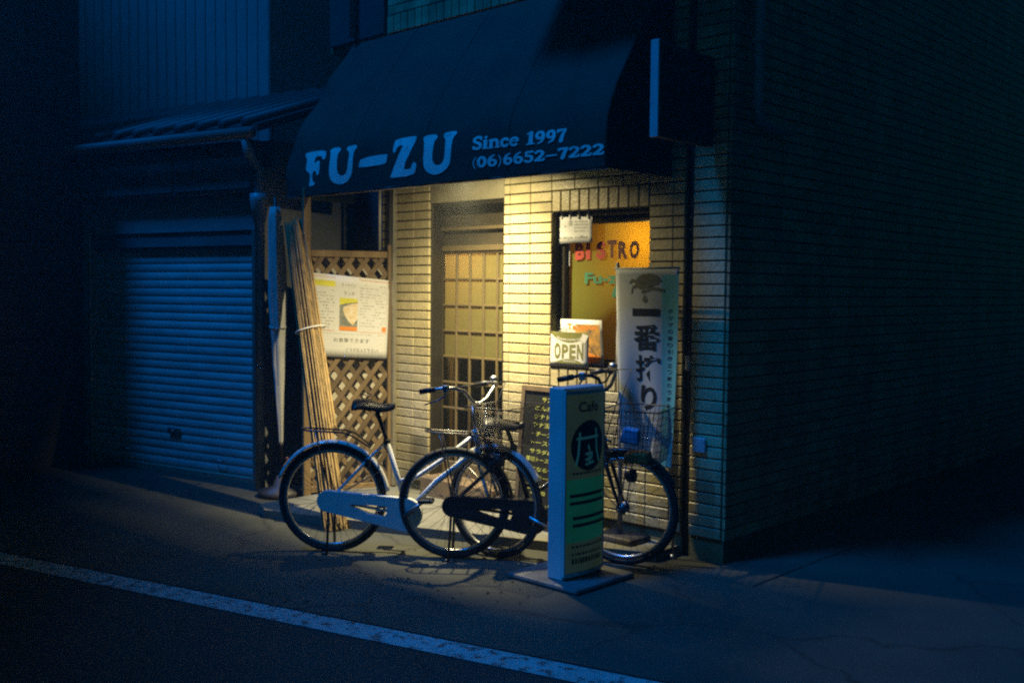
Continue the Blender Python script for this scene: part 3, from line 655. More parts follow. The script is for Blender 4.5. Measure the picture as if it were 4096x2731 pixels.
# houses added out of view to shade the street: left blocks, one across the lane
def house(label, at, rz, x0, x1, y0, y1, h, wins):
    oh = thing('shade_house', label, 'house', at, rz, 'unseen houses added for shade'); MB().box(x0, x1, y0, y1, 0, h).build('wall', M_dark_wall, oh)
    rf = MB(); ym = (y0 + y1) / 2; rf.prism([(y0 - .2, h), (y1 + .2, h), (ym, h + .7)], lambda y, z: Vector((x0 - .2, y, z)), lambda y, z: Vector((x1 + .2, y, z))); rf.build('roof', M_roof, oh)
    for X, sg_ in wins:
        for zz in (1.0, 3.9, 6.6):
            k = y0 + .8
            while k < y1 - 1.5: MB().cbox(min(X, X + .04 * sg_), max(X, X + .04 * sg_), k, k + 1.2, zz, zz + 1.2, .01).build('window', M_frame_dark, oh); k += 2.4
T0_ = -5.3; tv = Vector((.94, .342, 0)); wv = Vector((-.342, .94, 0))
house('unseen three storey block added to shade the street on the left', tv * T0_, math.atan2(.342, .94), -4, 0, 2.5, 9.4, 9.0, [(0, 1)])
house('unseen four storey block added to shade the tall siding wall', tv * T0_, math.atan2(.342, .94), -4.5, -.05, 9.8, 15.0, 12.5, [(-.05, 1)])
house('unseen three storey house added across the side lane to block sky light', CORNER, PHI, 3.7, 8.2, -2.2, 9, 9.0, [(3.7, -1)])

# ================================================================== lattice side screen with post, poster, pipe
PA = Vector((-.945, 7.79, 0)); PB = Vector((-1.492, 7.56, 0)); LDir = (PA - PB).normalized(); LAT = math.atan2(LDir.y, LDir.x); LW = (PA - PB).length
lat = thing('lattice_screen', 'brown diagonal timber lattice screen standing beside the entrance', 'screen', PB, LAT)
# frame: x from the outer post (0) to the wall (LW); camera side is -y
MB().cbox(-.055, .0, -.03, .03, .0, 2.30, .005).build('post', M_post, lat)
MB().cbox(LW - .01, LW + .045, -.03, .03, .0, 1.90, .005).build('post', M_post, lat)
MB().cbox(.0, LW - .01, -.022, .022, 1.80, 1.85, .004).build('rail', M_post, lat)
MB().cbox(.0, LW - .01, -.022, .022, .05, .10, .004).build('rail', M_post, lat)
MB().box(.0, LW - .01, .085, .095, .10, 1.80).build('backing_board', M_board, lat)
def clip(p, d, x0, x1, z0, z1):
    t0, t1 = -9, 9
    for q, dd, a, b in ((p[0], d[0], x0, x1), (p[1], d[1], z0, z1)):
        ta, tb = (a - q) / dd, (b - q) / dd
        if ta > tb: ta, tb = tb, ta
        t0, t1 = max(t0, ta), min(t1, tb)
    return t0, t1
for sgn, yy in ((1, -.010), (-1, .002)):
    d = (math.sqrt(.5) * .86, math.sqrt(.5) * 1.14 * sgn); k = -12
    while k < 40:
        z = -.6 + k * .152; k += 1
        t0, t1 = clip((0, z), d, .002, LW - .012, .10, 1.80)
        if t1 - t0 < .05: continue
        a = Vector((d[0] * t0, yy, z + d[1] * t0)); b = Vector((d[0] * t1, yy, z + d[1] * t1)); v_ = b - a
        MB().cbox(-v_.length / 2, v_.length / 2, -.005, .005, -.018, .018, .0015, Matrix.Translation((a + b) / 2) @ Matrix.Rotation(-math.atan2(v_.z, v_.x), 4, 'Y')).build('slat', M_wood, lat)
vp = MB(); a = at_depth(1520, 770, 7.9); vp.tube([(0, 0, 0), (0, 0, .62)], .012, 8)
o = vp.build('conduit_pipe', M_pvc); o.location = at_depth(1519, 1000, 7.9); tag(o, 'thin white plastic conduit above the lattice screen', 'pipe')
# poster on the lattice
def lat_px(px, py, off=-.032):
    nn = Vector((-LDir.y, LDir.x, 0)); P0 = PB + nn * off; d = ray(px, py); t = (P0 - EYE).dot(nn) / d.dot(nn); P = EYE + d * t
    return (P - PB).dot(LDir), P.z
def quad_map(c, y):      # c: tl, tr, br, bl in (x, z); u to the right, v down, 0..1
    return lambda u_, v_, l=0.0: Vector(((c[0][0] * (1 - u_) + c[1][0] * u_) * (1 - v_) + (c[3][0] * (1 - u_) + c[2][0] * u_) * v_, y - l, (c[0][1] * (1 - u_) + c[1][1] * u_) * (1 - v_) + (c[3][1] * (1 - u_) + c[2][1] * u_) * v_))
def sheet(mb, f, u0, u1, v0, v1, l=0.0, nu=1, nv=1):
    mb.grid(lambda a, b: f(u0 + (u1 - u0) * a, v0 + (v1 - v0) * b, l), nu, nv, False)
def dashes(mb, f, u0, u1, v0, v1, rows_, h, l, fill=.75, rnd=random):
    for r in range(rows_):
        v = v0 + (v1 - v0) * (r + .3) / rows_; u_ = u0
        while u_ < u1 - .01:
            w = rnd.uniform(.01, .05)
            if rnd.random() < fill: sheet(mb, f, u_, min(u_ + w, u1), v, v + h * rnd.uniform(.6, 1), l)
            u_ += w + rnd.uniform(.006, .02)
pos = thing('menu_poster', 'white lunch menu poster with food photograph fixed to the lattice', 'poster', PB, LAT)
pf = quad_map([lat_px(1241, 1089), lat_px(1558, 1122), lat_px(1546, 1435), lat_px(1240, 1424)], -.032)
mb = MB(); mb.grid(lambda a, b: pf(a, b, .004 * math.sin(a * 5 + b * 4)), 14, 10); po = mb.build('sheet', M_paper, pos)
so_ = po.modifiers.new('thickness', 'SOLIDIFY'); so_.thickness = .002; so_.offset = 0
def pfn(u_, v_, l=0.0): return pf(u_, v_, .0018 + .004 * math.sin(u_ * 5 + v_ * 4) + l)
mb = MB(); sheet(mb, pfn, .0, .31, .075, .145, 0, 4); mb.build('yellow_heading', M_yellow, pos, False)
mb = MB(); sheet(mb, pfn, .0, .31, .03, .036); sheet(mb, pfn, .61, .99, .03, .036); sheet(mb, pfn, .01, .31, .675, .681); sheet(mb, pfn, .62, .98, .675, .681); sheet(mb, pfn, .92, .975, .60, .66); mb.build('orange_rule', M_orange, pos, False)
mb = MB(); dashes(mb, pfn, .01, .31, .17, .66, 13, .014, 0, .7); dashes(mb, pfn, .63, .96, .08, .62, 15, .012, 0, .65); dashes(mb, pfn, .05, .95, .70, .72, 1, .008, 0, .9); mark_stuff(mb.build('small_print', M_faint, pos, False))
mb = MB(); sheet(mb, pfn, .37, .60, .27, .67, .0, 2, 3); mb.build('food_picture', M_photo2, pos, False)
mb = MB(); sheet(mb, pfn, .37, .60, .27, .31, .0006); fill_poly(mb, [(.37, .31), (.60, .31), (.45, .335), (.37, .36)], lambda a, b: pfn(a, b, .0006)); mb.build('picture_sky', M_yellow, pos, False)
mb = MB(); fill_poly(mb, [(.60, .32), (.52, .34), (.42, .38), (.415, .43), (.44, .49), (.50, .57), (.545, .60), (.60, .52)], lambda a, b: pfn(a, b, .0009)); mb.build('picture_bread', M_photo1, pos, False)
mb = MB(); sheet(mb, pfn, .37, .60, .62, .67, .0012); mb.build('picture_caption', M_orange, pos, False)
mb = MB(); put_text(mb, 'イートイン', lambda a, b: pfn(a, 1 - b), .39, .865, .18, .05); put_text(mb, 'ランチ', lambda a, b: pfn(a, 1 - b), .42, .76, .14, .05)
put_text(mb, 'お食事できます', lambda a, b: pfn(a, 1 - b), .30, .185, .46, .055, .004); put_text(mb, 'どうぞお入り下さい!', lambda a, b: pfn(a, 1 - b), .46, .07, .42, .05, .004); mb.build('handwriting', M_ink, pos, False)

# furled parasol
ps = thing('furled_parasol', 'furled white cloth parasol standing between shutter and reed bundle', 'parasol', (-1.735, 7.66, 0))
ax = lambda z: Vector((-.045 * (z / 2.06) + .012, 0, z))
mb = MB(); prs = [(.36, .006), (.42, .014), (.7, .026), (1.0, .042), (1.25, .054), (1.5, .060), (1.75, .054), (2.0, .046), (2.1, .040), (2.17, .030)]
k = 22; vs = []
for i, (z, r) in enumerate(prs):
    for j in range(k):
        a = 2 * math.pi * j / k + z * .5; q = r * (1 + .22 * math.sin(a * 5 + z) + .1 * math.sin(a * 9 - z * 3)); vs.append(ax(z) + Vector((q * math.cos(a), q * math.sin(a), 0)))
mb.add(vs, [(i * k + j, i * k + (j + 1) % k, (i + 1) * k + (j + 1) % k, (i + 1) * k + j) for i in range(len(prs) - 1) for j in range(k)] + [tuple(range(k)), tuple(range((len(prs) - 1) * k, len(prs) * k))], True)
mb.build('canopy', M_cloth_white, ps)
mb = MB(); mb.tube([ax(.03), ax(2.24)], .012, 8); mb.build('pole', M_pipe_dark, ps)
mb = MB(); mb.lathe([(.17, 0), (.17, .05), (.06, .08), (.03, .16), (.0, .16)], 18); mb.build('base', M_pipe_dark, ps)
mb = MB(); mb.tube([ax(1.28) + Vector((.062 * math.cos(t), .062 * math.sin(t), .01 * math.sin(t))) for t in [2 * math.pi * i / 14 for i in range(14)]], .007, 6, closed=True); mb.build('tie_strap', M_cloth_white, ps)

# bundle of reeds
B0 = Vector((-1.13, 6.56, 0)); T0 = Vector((-1.625, 7.58, 2.06))
rb = thing('reed_bundle', 'tall rolled reed screen leaning beside the lattice, tied with white cord', 'reed screen', B0)
def reeds(n_, spread, z0, z1, seed, off):
    rd = random.Random(seed); mb = MB(); dirv = T0 - B0; acr = Vector((.83, .55, 0)); dep = Vector((.3, -.6, .25)).normalized()
    for i in range(n_):
        a = rd.uniform(-1, 1); b = rd.uniform(-1, 1) * math.sqrt(max(0, 1 - a * a)); fan = rd.uniform(.8, 1.1)
        t0 = z0 + rd.uniform(0, .02); t1 = z1 - rd.uniform(0, .03)
        p = [dirv * t + acr * (off + a * spread * (1 - .25 * t) * fan) + dep * b * .055 + Vector((noise.noise(Vector((i * 3.1, t * 2, 0))), noise.noise(Vector((i * 5.1, t * 2, 7))), 0)) * .006 for t in [t0 + (t1 - t0) * q / 5 for q in range(6)]]
        mb.tube(p, rd.uniform(.0028, .0048), 5, cap=False)
    return mb
o = reeds(130, .085, .0, 1.0, 3, 0).build('reeds', M_reed, rb, False); o['kind'] = 'stuff'
o = reeds(70, .060, .30, 1.01, 5, .05).build('reeds', M_reed, rb, False); o['kind'] = 'stuff'
for tt in (.62, .25):
    c = (T0 - B0) * tt; mb = MB(); acr = Vector((.83, .55, 0)); dep = Vector((.3, -.6, .25)).normalized()
    mb.tube([c + acr * (.02 + .112 * math.cos(a)) + dep * .068 * math.sin(a) + Vector((0, 0, .02 * math.cos(a))) for a in [2 * math.pi * i / 20 for i in range(20)]], .0045, 6, closed=True)
    mb.build('tie_cord', M_rope if tt > .5 else M_reed, rb)

# ================================================================== things hung on the window
def hang(name, label, cat, p): return thing(name, label, cat, W(0, -p, 0), PHI)
cb = hang('coffee_bag', 'white paper coffee bag pegged up in the window corner', 'bag', -.045)
cf = quad_map([front(2234, 870, -.045), front(2368, 866, -.045), front(2367, 969, -.045), front(2228, 976, -.045)], 0)
mb = MB(); mb.grid(lambda a, b: cf(a, b, .004 * math.sin(a * 6)), 10, 4); so_ = mb.build('bag_front', M_paper, cb).modifiers.new('thickness', 'SOLIDIFY'); so_.offset = 0; so_.thickness = .003
cfn = lambda a, b, l=0.0: cf(a, b, .0022 + .004 * math.sin(a * 6) + l)
for u_ in (.12, .37, .62, .9):
    mb = MB(); x, z = cf(u_, 0)[0], cf(u_, 0)[2]; mb.cbox(x - .006, x + .006, -.012, .006, z - .012, z + .035, .002); mb.build('peg', M_paper, cb)
mb = MB(); put_text(mb, 'mikiya coffee', lambda a, b: cfn(a, 1 - b), .08, .13, .80, .15, .01); mb.build('lettering', M_ink, cb, False)
mb = MB(); dashes(mb, cfn, .5, .88, .12, .60, 4, .06, 0, .9); sheet(mb, cfn, .20, .27, .33, .38); sheet(mb, cfn, .34, .44, .12, .34); mark_stuff(mb.build('small_print', M_faint, cb, False))
st = hang('paper_notice', 'small white paper notice with blue ring below the coffee bag', 'notice', -.09)
sf = quad_map([front(2240, 980, -.09), front(2279, 980, -.09), front(2278, 1064, -.09), front(2239, 1066, -.09)], 0)
mb = MB(); mb.grid(lambda a, b: sf(a, b), 2, 2); mb.build('sheet', M_paper, st)
mb = MB(); mb.tube([sf(.5 + .32 * math.cos(t), .27 + .16 * math.sin(t), .002) for t in [2 * math.pi * i / 18 for i in range(18)]], .0015, 4, closed=True); mb.build('ring_mark', mat('blue_ink', (.25, .32, .6), .8), st)
mb = MB(); dashes(mb, lambda a, b, l=0: sf(a, b, .002), .1, .9, .5, .7, 2, .05, 0); mark_stuff(mb.build('small_print', M_faint, st, False))
tk = hang('takeout_poster', 'white framed takeout poster standing on the window sill behind the OPEN plate', 'poster', -.055)
tf = quad_map([front(2227, 1275, -.055), front(2407, 1281, -.055), front(2416, 1464, -.055), front(2226, 1462, -.055)], 0)
mb = MB(); mb.grid(lambda a, b: tf(a, b), 4, 4); so_ = mb.build('sheet', M_paper, tk).modifiers.new('thickness', 'SOLIDIFY'); so_.offset = 0; so_.thickness = .003
tfn = lambda a, b, l=0.0: tf(a, b, .0022 + l * .5)
mb = MB(); sheet(mb, tfn, .42, .95, .10, .93); mb.build('picture', M_photo3, tk, False)
mb = MB(); put_text(mb, 'Takeout', lambda a, b: tfn(a, 1 - b, .001), .24, .78, .66, .13, .03); mb.build('lettering', M_orange, tk, False)
mb = MB(); put_text(mb, 'いろいろ', lambda a, b: tfn(a, 1 - b, .001), .02, .72, .22, .09); mb.build('small_lettering', M_ink, tk, False)
mb = MB(); fill_poly(mb, [(.62, .93), (.62, .55), (.72, .72), (.95, .80), (.95, .93)], lambda a, b: tfn(a, b, .001)); mb.build('orange_patch', M_orange, tk, False)
wp = hang('white_card', 'blank white card standing upright in the window behind the tall banner', 'card', -.055)
wf = quad_map([front(2470, 1190, -.055), front(2540, 1190, -.055), front(2545, 1470, -.055), front(2463, 1470, -.055)], 0)
mb = MB(); mb.grid(lambda a, b: wf(a, b), 2, 2); so_ = mb.build('sheet', M_paper, wp).modifiers.new('thickness', 'SOLIDIFY'); so_.offset = 0; so_.thickness = .003
mb = MB(); sheet(mb, lambda a, b, l=0: wf(a, b, .003), .05, .9, .93, .945); mb.build('orange_rule', M_orange, wp, False)
op = hang('open_plate', 'white plate lettered OPEN in olive hanging at the window edge', 'sign', .022)
of = quad_map([front(2205, 1325, .022), front(2355, 1332, .022), front(2352, 1472, .022), front(2201, 1462, .022)], 0)
mb = MB(); mb.grid(lambda a, b: of(a, b), 6, 6); so_ = mb.build('plate', M_paper, op).modifiers.new('thickness', 'SOLIDIFY'); so_.thickness = .004; so_.offset = 0
ofn = lambda a, b, l=0.0: of(a, b, .0026 + l * .5)
bow = lambda u_: .5 - 2 * (u_ - .5) ** 2 * 0
mb = MB()
mb.grid(lambda a, b: ofn(a, (.0 if b == 0 else .06 + .24 * (1 - (2 * a - 1) ** 2)), 0), 20, 1, False)
mb.grid(lambda a, b: ofn(.12 + .78 * a, .90 - (.13 * (1 - (2 * a - 1) ** 2) if b else 0), 0), 20, 1, False); mb.build('olive_band', M_olive, op, False)
for i, c in enumerate('OPEN'):
    v, f, tw, th = text2d(c, 1, .0); u0 = .11 + .2 * i; mb = MB()
    def place(a, b):
        u_ = u0 + a / tw * .165; top = .25 + .11 * (1 - (2 * u_ - 1) ** 2); bot = .83 - .08 * (1 - (2 * u_ - 1) ** 2)
        return ofn(u_, bot + (top - bot) * b / th, .001)
    v2, f2, tw, th = text2d(c, 1, .035); mb.add([place(a, b) for a, b in v2], f2); mb.build('letter', M_olive, op, False)
mb = MB(); put_text(mb, 'Please come in!', lambda a, b: ofn(a, .16 + .085 * (1 - (2 * a - 1) ** 2) - b, .0015), .17, .0, .62, .08, .02); put_text(mb, 'Welcome', lambda a, b: ofn(a, .885 - b - .03 * (1 - (2 * a - 1) ** 2), .0015), .34, .0, .34, .045, .02); mb.build('small_lettering', M_paper, op, False)
mb = MB(); fill_poly(mb, [(.86, .02), (1.0, .08), (.92, .30), (.78, .22)], lambda a, b: ofn(a, b, .002)); mb.build('price_tag', M_paper, op, False)
mb = MB(); x, z = front(2280, 1300, .022); xx = (of(.2, 0), of(.8, 0)); mb.tube([xx[0], Vector((x, .02, z + .03)), xx[1]], .002, 5); mb.build('string', M_rope, op)

# ================================================================== chalkboard leaning at the wall
ck = shop_thing('chalkboard_sign', 'black chalkboard in wooden frame listing sandwiches in yellow handwriting', 'chalkboard', -1.345, -.32, .062)
def ckm(x, z, l=0.0): return Vector((x, .08 * z / .9 - l, z))      # leans back towards the wall
CW, CH = .46, .885
mb = MB(); mb.prism([(.0, .06), (CW, .06), (CW, CH), (0, CH)], lambda a, b: ckm(a, b, 0), lambda a, b: ckm(a, b, -.012)); mb.build('board', M_chalkboard, ck)
for (a, b, c, d) in ((-.012, .018, .0, CH + .012), (CW - .018, CW + .012, .0, CH + .012)):
    mb = MB(); mb.prism([(a, c), (b, c), (b, d), (a, d)], lambda p, q: ckm(p, q, .008), lambda p, q: ckm(p, q, -.016)); mb.build('frame_stile', M_wood, ck)
for c, d in ((CH - .018, CH + .012), (.05, .08)):
    mb = MB(); mb.prism([(.018, c), (CW - .018, c), (CW - .018, d), (.018, d)], lambda p, q: ckm(p, q, .0075), lambda p, q: ckm(p, q, -.0155)); mb.build('frame_rail', M_wood, ck)
LN = [('サンドウィッチ', .10, .30), ('とんかつサンド', .05, .36), ('ツナトースト', .05, .28), ('ツナ玉子焼サンド', .05, .38), ('・チーズトースト', .05, .36), ('トースセット', .05, .30), ('サラダ&ドリンク', .05, .37), ('厚切トースト&ゆで玉子', .025, .41), ('気になるセットも', .025, .38), ('モーニング', .13, .28)]
mb = MB()
for i, (t, x, w) in enumerate(LN): put_text(mb, t, lambda a, b: ckm(a + b * .08, b + (a - .2) * -.02, .002), x, .80 - .0545 * i + random.uniform(-.003, .003), w, .030, .012)
put_text(mb, 'Take out', lambda a, b: ckm(a, b, .002), .06, .22, .34, .035, .006); put_text(mb, 'おねがいします', lambda a, b: ckm(a, b, .002), .09, .135, .30, .034, .006)
mb.build('chalk_lettering', M_chalk, ck, False)

# ================================================================== tall banner on pole
bn = shop_thing('tall_banner', 'tall pale banner with black brush characters on a pole by the window', 'banner', -.675, -.15)
def bnm(u_, v_, l=0.0):      # u across, v down
    x = .008 + .438 * u_ + (.065 * v_ * (1 - u_)) - .02 * v_ * u_; z = 1.695 - 1.15 * v_
    return Vector((x, -.012 - .018 * math.sin(u_ * 4.2 + v_ * 3) * (.3 + v_) - .01 * math.sin(u_ * 11 + 1) * v_ - l, z))
mb = MB(); mb.grid(bnm, 24, 40); so_ = mb.build('cloth', M_banner, bn).modifiers.new('thickness', 'SOLIDIFY'); so_.thickness = .0012; so_.offset = 0
def sheetb(mb, u0, u1, v0, v1, l): mb.grid(lambda a, b: bnm(u0 + (u1 - u0) * a, v0 + (v1 - v0) * b, l), 6, 30)
mb = MB(); sheetb(mb, .74, 1.0, .03, .995, .0011); mb.build('teal_stripe', M_banner_teal, bn, False)
BF = lambda a, b: bnm(a, b, .0018)
def brush(mb, body, u0, v0, w, h, bold): put_text(mb, body, lambda a, b: BF(u0 + a, v0 + h - b), 0, 0, w, h, bold)
mb = MB(); mb.grid(lambda a, b: BF(.26 + .45 * a, .200 + .038 * b), 4, 2); mb.build('character', M_banner_ink, bn, False)
for c, v0, h, u0, w in (('番', .280, .135, .27, .45), ('搾', .437, .135, .29, .43), ('り', .592, .128, .36, .30)):
    mb = MB(); brush(mb, c, u0, v0, w, h, .018 if c == '搾' else .030); mb.build('character', M_banner_ink, bn, False)
mb = MB()      # winged emblem
body = chaikin([(.30, .10), (.36, .06), (.45, .045), (.56, .04), (.68, .055), (.74, .085), (.72, .10), (.66, .09), (.70, .115), (.62, .112), (.55, .135), (.50, .125), (.44, .145), (.36, .14), (.33, .12)], 2)
EB = lambda a, b: BF(a, .020 + (b - .04) * .80)
fill_poly(mb, body, EB)
for pts in ([(.33, .12), (.27, .13), (.25, .165)], [(.32, .09), (.26, .085), (.22, .10)], [(.50, .15), (.60, .135), (.72, .145), (.78, .15)], [(.42, .16), (.50, .15), (.56, .125)]):
    ribbon(mb, pts, .018, lambda a, b, l: EB(a, b) + Vector((0, -.0004, 0)))
mb.build('emblem', M_banner_gold, bn, False)
mb = MB(); fill_poly(mb, [(.47 + .04 * math.cos(t), .155 + .016 * math.sin(t) - (.010 if 4.2 < t < 5.2 else 0)) for t in [2 * math.pi * i / 18 for i in range(18)]], BF); mb.build('drop_mark', M_banner_gold, bn, False)
mb = MB()
for i in range(17): put_text(mb, 'ホップの香り引き立つ麦のうまみだけを'[i], lambda a, b, i=i: BF(.83 + a, .20 + .034 * i + .022 - b), 0, 0, .09, .022, .01)
mb.build('small_lettering', M_banner_ink, bn, False)
mb = MB(); mb.tube([(.045, .004, .02), (.035, .004, .75), (.0, .0, 1.735)], [.016, .013, .011], 10); mb.build('pole', M_pipe, bn)
mb = MB(); mb.tube([(-.02, -.004, 1.70), (.45, -.004, 1.702)], .006, 8); mb.build('cross_bar', M_pipe, bn)
mb = MB(); mb.cbox(-.10, .20, -.10, .12, .0, .10, .02, seg=2); mb.build('base_tank', M_pipe_dark, bn)

# bent riser pipe by the wall
a, z1 = front(2694, 1972, .10); b, z0 = front(2690, 2200, .10)
rp_ = shop_thing('riser_pipe', 'thin bent steel riser pipe at the foot of the tiled corner', 'pipe', a, -.10)
mb = MB(); mb.tube([(0, 0, 0), (0, 0, z1 - .02), (-.012, 0, z1), (-.07, 0, z1 + .005)], .009, 8); mb.build('tube', M_steel, rp_)
mb = MB(); mb.lathe([(.022, 0), (.022, .02), (.012, .03)], 12); mb.build('flange', M_steel, rp_)

# ================================================================== standing cafe sign
sg = shop_thing('standing_sign', 'upright cafe sign with curved green face on a wide base plate', 'sign', -.395, -.84)
# local: the printed face looks to +x; the pale blue end looks to -y
mb = MB(); mb.cbox(-.30, .20, -.24, .26, .0, .035, .016, seg=2); mb.build('base_plate', M_sign_base, sg)
mb = MB(); mb.cbox(-.066, .040, -.170, .170, .035, 1.055, .006); mb.build('case', M_sign_body, sg)
def face(y, z, l=0.0): return Vector((.046 + .030 * (1 - (y / .168) ** 2) + l, y, z))      # convex face
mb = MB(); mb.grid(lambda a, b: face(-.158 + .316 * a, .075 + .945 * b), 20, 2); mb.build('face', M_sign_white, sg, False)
mb = MB()
for z0, z1 in ((.055, .075), (1.020, 1.040)): mb.grid(lambda a, b: face(-.165 + .33 * a, z0 + (z1 - z0) * b, .004), 16, 1)
for y0 in (-.168, .156): mb.cbox(.030, .052, y0, y0 + .012, .055, 1.04, .003)
mb.build('face_frame', M_sign_body, sg, False)
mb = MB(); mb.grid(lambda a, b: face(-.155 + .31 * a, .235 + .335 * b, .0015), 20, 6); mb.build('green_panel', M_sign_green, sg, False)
mb = MB(); mb.grid(lambda a, b: face(.132 * b * math.cos(2 * math.pi * a), .745 + .135 * b * math.sin(2 * math.pi * a), .003), 40, 8); mb.build('dark_disc', M_sign_dark, sg, False)
mb = MB()
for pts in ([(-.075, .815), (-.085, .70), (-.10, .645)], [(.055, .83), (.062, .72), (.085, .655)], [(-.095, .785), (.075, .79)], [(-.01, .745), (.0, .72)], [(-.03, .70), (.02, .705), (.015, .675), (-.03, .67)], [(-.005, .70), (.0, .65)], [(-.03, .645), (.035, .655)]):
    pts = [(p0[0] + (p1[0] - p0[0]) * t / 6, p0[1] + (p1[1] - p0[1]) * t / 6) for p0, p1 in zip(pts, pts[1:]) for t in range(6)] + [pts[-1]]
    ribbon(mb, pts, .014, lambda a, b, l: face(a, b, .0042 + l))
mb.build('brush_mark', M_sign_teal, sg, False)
mb = MB(); put_text(mb, 'Cafe', lambda a, b: face(a, b, .0025), -.085, .925, .16, .055, .02); mb.build('lettering', M_sign_dark, sg, False)
for z in (.475, .435, .355, .315):
    mb = MB(); mb.grid(lambda a, b: face(-.135 + .275 * a + (.02 if z < .4 else 0), z + .018 * b, .003), 16, 1); mb.build('dark_bar', M_sign_dark, sg, False)
mb = MB()
for z in (.595, .205, .165, .12):
    rd = random.Random(z); y = -.12
    while y < .12:
        w = rd.uniform(.008, .02); h_ = .012 if z != .12 else .028; y0 = y; mb.grid(lambda a, b: face(y0 + w * a, z + h_ * b, .003), 2, 1); y += w + rd.uniform(.005, .011)
mark_stuff(mb.build('small_print', M_sign_dark, sg, False))

# ================================================================== bicycles
def xf(mb, M): mb.v = [tuple(M @ Vector(p)) for p in mb.v]; return mb
def circ(c, r, n=48, plane='xz'): return [Vector((c[0] + r * math.cos(2 * math.pi * i / n), c[1], c[2] + r * math.sin(2 * math.pi * i / n))) for i in range(n)]
def bicycle(name, label, rear, frontp, P):
    rear = Vector(rear); frontp = Vector(frontp); ang = math.atan2(frontp.y - rear.y, frontp.x - rear.x); WB = (frontp - rear).length
    b = thing(name, label, 'bicycle', rear, ang, 'bicycles parked before the shop'); r = P['r']; HX = P['head_top']; HL = P['head_low']; bb = P['bb']
    S = Matrix.Translation((HL[0], 0, 0)) @ Matrix.Rotation(R(P['steer']), 4, 'Z') @ Matrix.Translation((-HL[0], 0, 0)); I = Matrix.Identity(4)
    FP, TR = P['paint'], P['trim']
    def wheel(cx, M):
        c = (cx, 0, r); t = xf(MB().tube(circ(c, r - .019), .019, 8, closed=True), M).build('wheel', M_rubber, b)
        rim = MB(); k = 48; pr = [(r - .036, -.012), (r - .036, .012), (r - .052, .010), (r - .056, 0), (r - .052, -.010)]
        vs = [Vector((cx + q * math.cos(2 * math.pi * i / k), y, r + q * math.sin(2 * math.pi * i / k))) for i in range(k) for q, y in pr]; m = len(pr)
        rim.add(vs, [(i * m + j, i * m + (j + 1) % m, ((i + 1) % k) * m + (j + 1) % m, ((i + 1) % k) * m + j) for i in range(k) for j in range(m)], True)
        xf(rim, M).build('rim', M_rim, t)
        hub = MB(); hub.tube([(cx, -.05, r), (cx, .05, r)], .018, 12); hub.tube([(cx, -.036, r), (cx, -.03, r)], .032, 14); hub.tube([(cx, .03, r), (cx, .036, r)], .032, 14); hub.tube([(cx, -.08, r), (cx, .08, r)], .006, 8)
        xf(hub, M).build('hub', M_steel if cx > .5 else M_black_plastic, t)
        sp = MB()
        for i in range(32):
            a = 2 * math.pi * i / 32; sd_ = 1 if i % 2 else -1; a2 = a + (.9 if i % 4 < 2 else -.9)
            sp.tube([(cx + .03 * math.cos(a2), .033 * sd_, r + .03 * math.sin(a2)), (cx + (r - .05) * math.cos(a), .002 * sd_, r + (r - .05) * math.sin(a))], .0011, 4, cap=False)
        o = xf(sp, M).build('spokes', M_spoke, t, False); o['kind'] = 'stuff'
    wheel(0, I); wheel(WB, S)
    def fender(cx, a0, a1, M, m, rr=None):
        R0 = rr or r + .018; mb = MB(); k = 30; w = .027
        for side in (0,):
            vs = []
            for i in range(k + 1):
                a = R(a0 + (a1 - a0) * i / k)
                for y, d in ((-w, -.014), (-w * .7, -.002), (0, .004), (w * .7, -.002), (w, -.014)): vs.append(Vector((cx + (R0 + d) * math.cos(a), y, r + (R0 + d) * math.sin(a))))
            mb.add(vs, [(i * 5 + j, i * 5 + j + 1, i * 5 + j + 6, i * 5 + j + 5) for i in range(k) for j in range(4)], True)
        o = xf(mb, M).build('fender', m, b); sd_ = o.modifiers.new('thickness', 'SOLIDIFY'); sd_.thickness = .0015
        for a in (a0 + 22, ) if cx == 0 else (a1 - 20,):
            st_ = MB(); e = Vector((cx + R0 * math.cos(R(a)), 0, r + R0 * math.sin(R(a))))
            for y in (-.05, .05): st_.tube([(cx, y * 1.1, r), (e.x, y * .6, e.z)], .0025, 5)
            xf(st_, M).build('fender_stay', M_steel, o)
    fender(0, 8, P['fend'], I, P['fender_paint']); fender(WB, -12 + 40, 160, S, P['fender_paint'])
    # frame
    f = MB(); st = P['seat_top']
    f.tube([st, bb], [.016, .017], 10)
    hd = (Vector(HX) - Vector(HL)).normalized()
    f.tube([Vector(HX) + hd * .01, Vector(HL) - hd * .015], .020, 12)
    lowt = [Vector(HL) + hd * .02] + [Vector(p) for p in P['low_tube']] + [Vector(bb)]
    f.tube(lowt, .018, 10)
    if P.get('up_tube'): f.tube([Vector(HX) - hd * .02] + [Vector(p) for p in P['up_tube']], .014, 10)
    for y in (-.052, .052):
        f.tube([Vector(st) + Vector((-.012, y * .3, -.02)), Vector((st[0] - .06, y, st[2] - .06)), Vector((0, y, r + .005))], .0085, 8)
        f.tube([Vector(bb) + Vector((0, y * .4, 0)), Vector((bb[0] - .09, y, bb[2] + .01)), Vector((0, y, r - .004))], .0095, 8)
        f.cbox(-.018, .018, y - .004, y + .004, r - .026, r + .03, .003)
    f.tube([(bb[0], -.036, bb[2]), (bb[0], .036, bb[2])], .021, 12)
    f.build('frame', FP, b)
    # fork
    k = MB(); crown = Vector(HL) - hd * .03
    for y in (-.048, .048): k.tube([crown + Vector((0, y * .4, .0)), crown + Vector((.01, y, -.04)), Vector((WB - .04, y, r + .10)), Vector((WB, y, r))], [.013, .013, .011, .008], 8)
